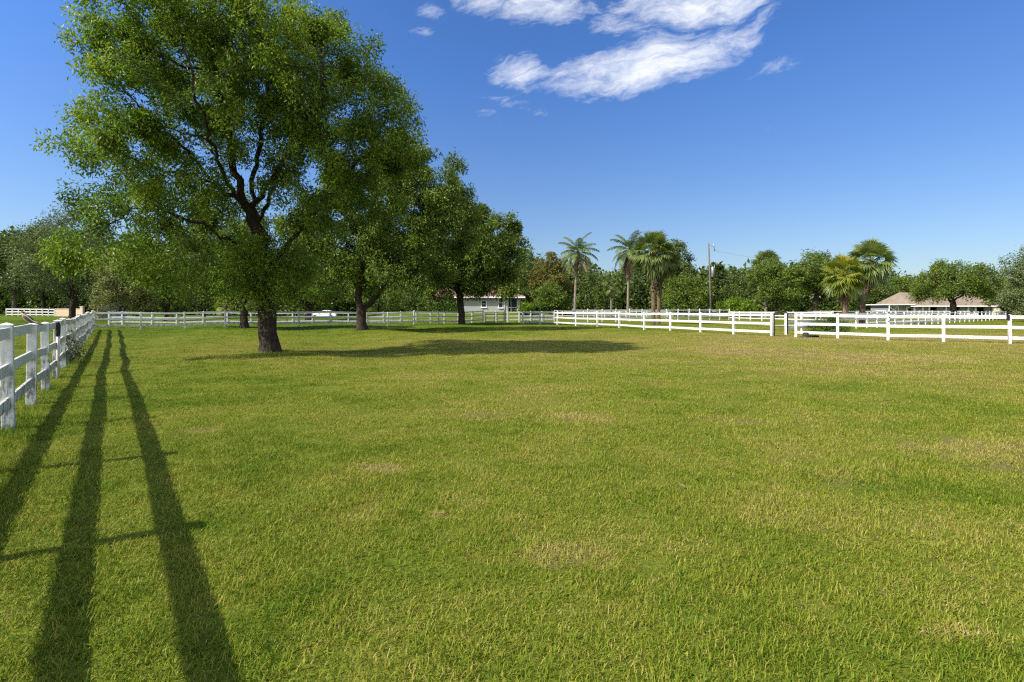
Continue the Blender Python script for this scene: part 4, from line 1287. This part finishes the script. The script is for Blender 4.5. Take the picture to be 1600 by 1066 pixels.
# ------------------------------------------------------------------ barn
def barn():
    d = 104.0; f = (X(1487, d), d, 0.0)
    root = thing('horse_barn', f, 'long grey horse barn with a tan metal roof behind the umbrella shaped tree', 'barn')
    lx = lambda px: X(px, d) - f[0]
    ez = Z(478.0, d); x0, x1 = lx(1425), lx(1551); dep = 10.0
    w = MB()
    opens = [(1452, 1464), (1489, 1500), (1526, 1538)]
    cur = x0
    for a, b_ in opens:
        w.box(((cur + lx(a)) / 2, .12, ez / 2), (lx(a) - cur, .24, ez)); cur = lx(b_)
    w.box(((cur + x1) / 2, .12, ez / 2), (x1 - cur, .24, ez))
    w.box((x1 - .12, dep / 2 + .25, ez / 2 - .002), (.24, dep - .5, ez)); w.box((x0 + .12, dep / 2 + .25, ez / 2 - .002), (.24, dep - .5, ez)); w.box(((x0 + x1) / 2, dep, ez / 2 - .004), (x1 - x0, .24, ez))
    w.build('wall', M['wall_grey'], root)
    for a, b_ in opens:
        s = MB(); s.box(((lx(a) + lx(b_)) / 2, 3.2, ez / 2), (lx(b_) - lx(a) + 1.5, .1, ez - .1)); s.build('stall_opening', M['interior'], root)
    for px in (1427.5, 1440.5, 1450.5, 1477, 1511.5, 1523, 1550):
        m = MB(); m.box((lx(px), -.18, ez / 2), (.26, .2, ez)); m.build('post', M['white_trim'], root)
    m = MB(); m.box((lx(1517), -.12, .62), (lx(1522) - lx(1512.5), .06, .3)); m.build('half_door', M['white_trim'], root)
    mb, e = hip_roof(x0, x1, 0, dep, ez + .03, Z(457.5, d + 5) - ez, .8, 1.9)
    rf = mb.build('roof', M['metal_roof'], root)
    # standing seams
    rise = Z(457.5, d + 5) - ez
    s = MB(); hy = (e[3] - e[2]) / 2; ym = (e[2] + e[3]) / 2
    for xx in np.arange(e[0] + .3, e[1], .55):
        t = min(1.0, (xx - e[0]) / 1.9, (e[1] - xx) / 1.9)
        s.bar((xx, e[2] + .02, ez + .07), (xx, e[2] + hy * t - .02, ez + .06 + rise * t), .07, .07)
    s.build('seam', M['metal_roof'], rf)
    m = MB(); m.box(((e[0] + e[1]) / 2, e[2] + .02, ez - .07), (e[1] - e[0], .05, .22)); m.build('fascia', M['white_trim'], rf)
    # lean-to
    a, b_ = lx(1385), x0 - .03; lz = Z(476.2, d)
    w2 = MB(); w2.box(((lx(1390) + b_) / 2, 3.0, lz / 2 - .05), (b_ - lx(1390), 5, lz - .1)); w2.build('lean_to_wall', M['wall_grey'], root)
    m = MB(); m.box(((a + b_) / 2, 2.6, lz + .02), (b_ - a, 7.0, .16)); m.build('lean_to_roof', M['white_trim'], root)
    m = MB(); m.tube([(a + .15, -.6, 0), (a + .15, -.6, lz)], .06, 6); m.build('post', M['white_trim'], root)
    # crossed door
    D0, D1, z0, z1 = lx(1391), lx(1406), .75, lz - .25
    m = MB(); y = .44
    m.box(((D0 + D1) / 2, y, z1), (D1 - D0, .06, .16)); m.box(((D0 + D1) / 2, y, z0), (D1 - D0, .06, .16))
    m.box((D0, y - .003, (z0 + z1) / 2), (.16, .06, z1 - z0 + .16)); m.box((D1, y - .003, (z0 + z1) / 2), (.16, .06, z1 - z0 + .16))
    m.bar((D0, y - .006, z0), (D1, y - .006, z1), .06, .13); m.bar((D0, y - .009, z1), (D1, y - .009, z0), .06, .13)
    m.build('crossed_door', M['white_trim'], root)
    m = MB(); m.box((lx(1423), .43, 1.1), (lx(1428) - lx(1419), .08, 2.2)); dr = m.build('door', M['white_trim'], root)
    m = MB(); m.box((lx(1423), .38, 1.55), (.55, .04, .6)); m.build('pane', M['glass'], dr)

barn()


def annex():
    d = 118.0; f = (X(1625, d), d, 0)
    root = thing('outbuilding', f, 'tan roofed outbuilding behind the hedge and the grey green oak', 'outbuilding')
    L = 17.0; ez = Z(477, d)
    m = MB(); m.box((0, 4.5, ez / 2), (L, 9, ez)); m.build('wall', M['wall_cream'], root)
    mb, e = hip_roof(-L / 2, L / 2, 0, 9, ez + .02, 2.2, .7); mb.build('roof', M['metal_roof'], root)
    for k in range(6):
        m = MB(); m.box((-L / 2 + .8 + k * 3.1, -.6, ez / 2), (.25, .25, ez)); m.build('post', M['bark'], root)

annex()

# tan wall, pillar and shed at the far left
d = 107.0; xa, xb = X(87, d), X(128, d)
o = thing('boundary_wall', ((xa + xb) / 2, d, gh((xa + xb) / 2, d)), 'low tan stucco wall continuing the line of the short far fence', 'wall')
m = MB(); m.box((0, 0, .68), (xb - xa, .25, 1.5)); m.build('masonry', M['wall_tan'], o)
m = MB(); m.box((0, 0, 1.47), (xb - xa + .1, .35, .09)); m.build('coping', M['wall_cream'], o)
xp = X(131, d)
o = thing('gate_pillar', (xp, d - .4, gh(xp, d)), 'pale pink stucco pillar at the end of the tan wall', 'pillar')
m = MB(); m.box((0, 0, .95), (.5, .5, 1.9)); m.build('shaft', M['wall_tan'], o)
m = MB(); m.box((0, 0, 1.96), (.64, .64, .12)); m.build('cap', M['wall_cream'], o)
d = 84.0; xs = X(158, d)
o = thing('garden_shed', (xs, d, gh(xs, d)), 'small grey shed with a mauve corner post half hidden by the olive tree', 'shed')
m = MB(); m.box((.9, 1.3, .98), (2.6, 2.4, 2.05)); m.build('wall', M['wall_pale'], o)
m = MB(); m.box((-.5, .0, 1.0), (.22, .22, 2.2)); m.build('corner_post', M['wall_tan'], o)
m = MB(); m.add([(-.7, -.2, 2.02), (2.5, -.2, 2.02), (2.5, 2.8, 2.02), (-.7, 2.8, 2.02), (-.7, 1.3, 2.7), (2.5, 1.3, 2.7)], [(0, 1, 5, 4), (2, 3, 4, 5), (0, 4, 3), (1, 2, 5), (3, 2, 1, 0)]); m.build('roof', M['wall_grey'], o)


# ------------------------------------------------------------------ cars
def car_root(loc, rz, label, group):
    root = thing('parked_car', loc, label, 'car', group, rz)
    prof = [(-2.15, .32), (-2.2, .62), (-2.12, .92), (-1.75, .98), (-1.2, 1.0), (1.0, .98), (1.7, .9), (2.12, .74), (2.18, .45), (2.1, .28)]
    def loft(prof, w0, w1, zcut):
        v = []; n = len(prof)
        for s in (-1, 1):
            for x, z in prof: v.append((x, s * (w0 if z < zcut else w1), z))
        f = [tuple(range(n - 1, -1, -1)), tuple(range(n, 2 * n))]
        for i in range(n):
            j = (i + 1) % n; f.append((i, j, n + j, n + i))
        mb = MB(); mb.add(v, f); return mb
    bo = loft(prof, .87, .82, .8).build('body', M['car_paint'], root, bevel=.05)
    cab = [(-1.75, .97), (-1.3, 1.36), (.15, 1.38), (1.05, .97)]
    loft(cab, .78, .62, 1.1).build('window_band', M['glass'], root)
    rf = loft([(-1.36, 1.345), (-1.2, 1.42), (-.2, 1.46), (.2, 1.39), (.12, 1.36)], .66, .6, 1.4).build('roof', M['car_paint'], root, bevel=.02)
    for s in (-1, 1):
        for xx in (-.55, ):
            m = MB(); m.bar((xx, s * .775, .98), (xx - .02, s * .66, 1.37), .05, .07); m.build('pillar', M['car_paint'], root)
        for xx in (-1.38, 1.35):
            wb = MB(); wb.tube([(xx, s * .70, .32), (xx, s * .72, .32), (xx, s * .88, .32), (xx, s * .9, .32)], [.29, .32, .32, .28], 18)
            w = wb.build('wheel', M['black_rubber'], root)
            rb = MB(); rb.tube([(xx, s * .895, .32), (xx, s * .91, .32)], .19, 14); rb.build('rim', M['galv'], w)
        m = MB(); m.box((-2.14, s * .62, .78), (.1, .3, .14)); m.build('tail_lamp', M['tail_red'], root)
        m = MB(); m.box((2.1, s * .62, .66), (.12, .32, .13)); m.build('headlamp', M['galv'], root)
        m = MB(); m.box((.82, s * .92, 1.02), (.12, .16, .1)); m.build('mirror', M['car_paint'], root)
    m = MB(); m.box((2.16, 0, .38), (.1, 1.5, .16)); m.build('bumper', M['black_rubber'], root)
    return root

d = 98.0; xx = X(506, d)
car_root((xx, d, gh(xx, d)), R(188), 'white car parked on the far lawn between the shade tree trunks', 'parked cars')
d = 101.5; xx = X(1380, d)
car_root((xx, d, gh(xx, d)), R(25), 'white car parked under the end of the barn lean-to roof', 'parked cars')

# gravel track in the side paddock (a thin sheet on the lawn)
t = MB()
cl = np.array([[24, 50], [33, 56], [41, 63], [52, 72], [66, 84]]); wd = 1.6
nrm = np.array([-.6, .8])
v = []
for p in cl:
    for s in (-1, 1):
        qx, qy = p + nrm * wd * s
        v.append((qx, qy, gh(qx, qy) + .06))
t.add(v, np.array([[2 * i, 2 * i + 2, 2 * i + 3, 2 * i + 1][::-1] for i in range(len(cl) - 1)]))
tr_o = t.build('gravel_track', M['gravel']); tag(tr_o, 'pale gravel track in the side paddock', None, None, 'structure')

# scattered dry leaves
r = np.random.default_rng(8)
n = 110
yy = r.uniform(2.4, 26, n) ** 1.0; xx = r.uniform(-1, 1, n) * yy
lv = MB(); c = np.stack([xx, yy, ground_h(xx, yy) + .05 + r.uniform(0, .015, n)], -1)
dd = r.normal(0, 1, (n, 3)); dd[:, 2] *= .25; L = r.uniform(.03, .06, n)
add_leaves(lv, c, dd, L, L * .5, np.clip(r.normal(.45, .25, n), 0, 1), r)
o = lv.build('fallen_leaves', M['dry_leaf']); tag(o, 'scattered dry brown leaves on the lawn', 'leaves', None, 'stuff')

# ------------------------------------------------------------------ light, sky, camera
ELEV = R(41.0)
hx, hy = -0.86, -0.51
hl = math.hypot(hx, hy); hx /= hl; hy /= hl
sunv = Vector((hx * math.cos(ELEV), hy * math.cos(ELEV), math.sin(ELEV)))
sl = bpy.data.lights.new('sun', 'SUN'); sl.energy = 4.0; sl.angle = R(0.55); sl.color = (1.0, 0.93, 0.80)
so = bpy.data.objects.new('sun', sl); COL.objects.link(so); so.location = (-40, -25, 60)
so.rotation_euler = sunv.to_track_quat('Z', 'Y').to_euler()

w = bpy.data.worlds.new('World'); sc.world = w; w.use_nodes = True
nt = NT(w.node_tree)
bg = w.node_tree.nodes['Background']
sky = nt.node('ShaderNodeTexSky'); sky.sky_type = 'NISHITA'; sky.sun_disc = False
sky.sun_elevation = ELEV; sky.sun_rotation = math.atan2(hx, hy)
sky.air_density = 1.0; sky.dust_density = 0.6; sky.ozone_density = 2.2; sky.altitude = 0
gen = nt.node('ShaderNodeTexCoord').outputs['Generated']
s = nt.sep(gen)
yy_ = nt.math('MAXIMUM', s[1], 0.02)
u = nt.math('DIVIDE', s[0], yy_); v = nt.math('DIVIDE', s[2], yy_)
uv = nt.comb(u, v, 0)
warp = nt.noise(uv, 7.0, 4, 0.6, color=True)
uvw = nt.vmath('ADD', uv, nt.vmath('SCALE', nt.vmath('SUBTRACT', warp, (.5, .5, .5)), scale=0.055))
# soft elliptic regions of sky where the cloud bank hangs: centre (px), radii (px), tilt, weight
CL = [(1005, 100, 172, 44, 13, 1.15), (1130, 64, 92, 30, 27, 1.0), (835, 8, 122, 36, -4, 1.0), (1090, -4, 160, 46, 6, 1.1), (950, 34, 110, 28, -8, .74), (810, 112, 58, 34, -8, .8),
      (800, 162, 70, 17, -10, .56), (665, 10, 42, 17, -14, .5), (661, 46, 22, 12, 0, .44), (767, 186, 32, 13, -20, .44), (1215, 102, 74, 13, 14, .38), (1195, 206, 32, 10, 12, .42), (680, 178, 36, 12, -5, .46)]
mask = None
for cx, cy, rx, ry, tl, wt in CL:
    a = R(tl); ca, sa = math.cos(a), math.sin(a)
    cu, cv = (cx - 800) / F, (YH - cy) / F
    q_ = nt.vmath('SUBTRACT', uvw, (cu, cv, 0))
    e1 = nt.vmath('DOT_PRODUCT', q_, (ca * F / rx, sa * F / rx, 0)); e2 = nt.vmath('DOT_PRODUCT', q_, (-sa * F / ry, ca * F / ry, 0))
    l2 = nt.math('ADD', nt.math('MULTIPLY', e1, e1), nt.math('MULTIPLY', e2, e2))
    k = nt.math('MULTIPLY', nt.ramp(1.5, -0.1, l2, False), wt)
    mask = k if mask is None else nt.math('MAXIMUM', mask, k)
rot = nt.node('ShaderNodeVectorRotate'); rot.rotation_type = 'Z_AXIS'; nt.put(rot.inputs['Vector'], uvw); rot.inputs['Angle'].default_value = R(-14)
st = nt.vmath('MULTIPLY', rot.outputs[0], (1, 2.3, 1))
n1 = nt.noise(st, 6.0, 10, 0.66, 0.35); n2 = nt.noise(nt.vmath('MULTIPLY', rot.outputs[0], (1, 3.2, 1)), 16, 8, 0.72, 0.5)
nn = nt.math('ADD', nt.math('MULTIPLY', n1, .55), nt.math('MULTIPLY', n2, .45))
dens = nt.ramp(.26, 1.15, nt.math('ADD', nt.math('MULTIPLY', mask, 1.12), nt.math('MULTIPLY', nt.math('SUBTRACT', nn, .54), 3.4)), False)
dens = nt.math('POWER', nt.math('MULTIPLY', dens, nt.ramp(0.0, 0.4, mask)), 1.1)
shade = nt.noise(st, 9, 5, .6)
ccol = nt.mix(nt.ramp(.35, .65, shade), (4.6, 5.0, 5.9), (6.2, 6.35, 6.7))
tint = nt.mix(nt.ramp(.08, .40, s[2], False), (0.535, 0.60, 0.71), (0.40, 0.635, 1.0))
side = nt.math('ADD', 1.03, nt.math('MULTIPLY', nt.ramp(.1, -.75, s[0]), .28))      # paler towards the sun's side
tone = nt.vmath('SCALE', nt.mix(1.0, sky.outputs[0], tint, 'MULTIPLY'), scale=side)
# unseen bright cloud added behind and beside the view, to lift shadow fill
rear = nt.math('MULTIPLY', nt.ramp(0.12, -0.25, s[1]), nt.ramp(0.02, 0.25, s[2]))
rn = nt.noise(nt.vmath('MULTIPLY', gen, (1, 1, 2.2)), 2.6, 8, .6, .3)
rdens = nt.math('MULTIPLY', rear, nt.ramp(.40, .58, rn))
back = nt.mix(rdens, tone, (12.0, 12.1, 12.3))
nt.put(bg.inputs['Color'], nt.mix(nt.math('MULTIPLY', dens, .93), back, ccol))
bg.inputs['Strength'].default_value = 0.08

cam = bpy.data.cameras.new('camera'); co = bpy.data.objects.new('camera', cam); COL.objects.link(co)
co.location = (0, 0, HC); co.rotation_euler = (R(90), 0, 0)
cam.sensor_width = 36; cam.sensor_fit = 'HORIZONTAL'; cam.lens = 36 * F / 1600
cam.shift_y = -(533 - YH) / 1600.0
cam.clip_start = 0.05; cam.clip_end = 9000
sc.camera = co

sc.view_settings.view_transform = 'Standard'; sc.view_settings.look = 'None'; sc.view_settings.gamma = 1; sc.view_settings.exposure = 1.08
sc.render.resolution_x = 1024; sc.render.resolution_y = 682
sc.render.engine = 'CYCLES'
sc.cycles.max_bounces = 6; sc.cycles.transparent_max_bounces = 4; sc.cycles.diffuse_bounces = 3; sc.cycles.transmission_bounces = 4
sc.cycles.use_adaptive_sampling = True; sc.cycles.adaptive_threshold = 0.01
sc.cycles.use_denoising = False
sc.cycles.filter_width = 1.25
sc.cycles.sample_clamp_indirect = 6.0
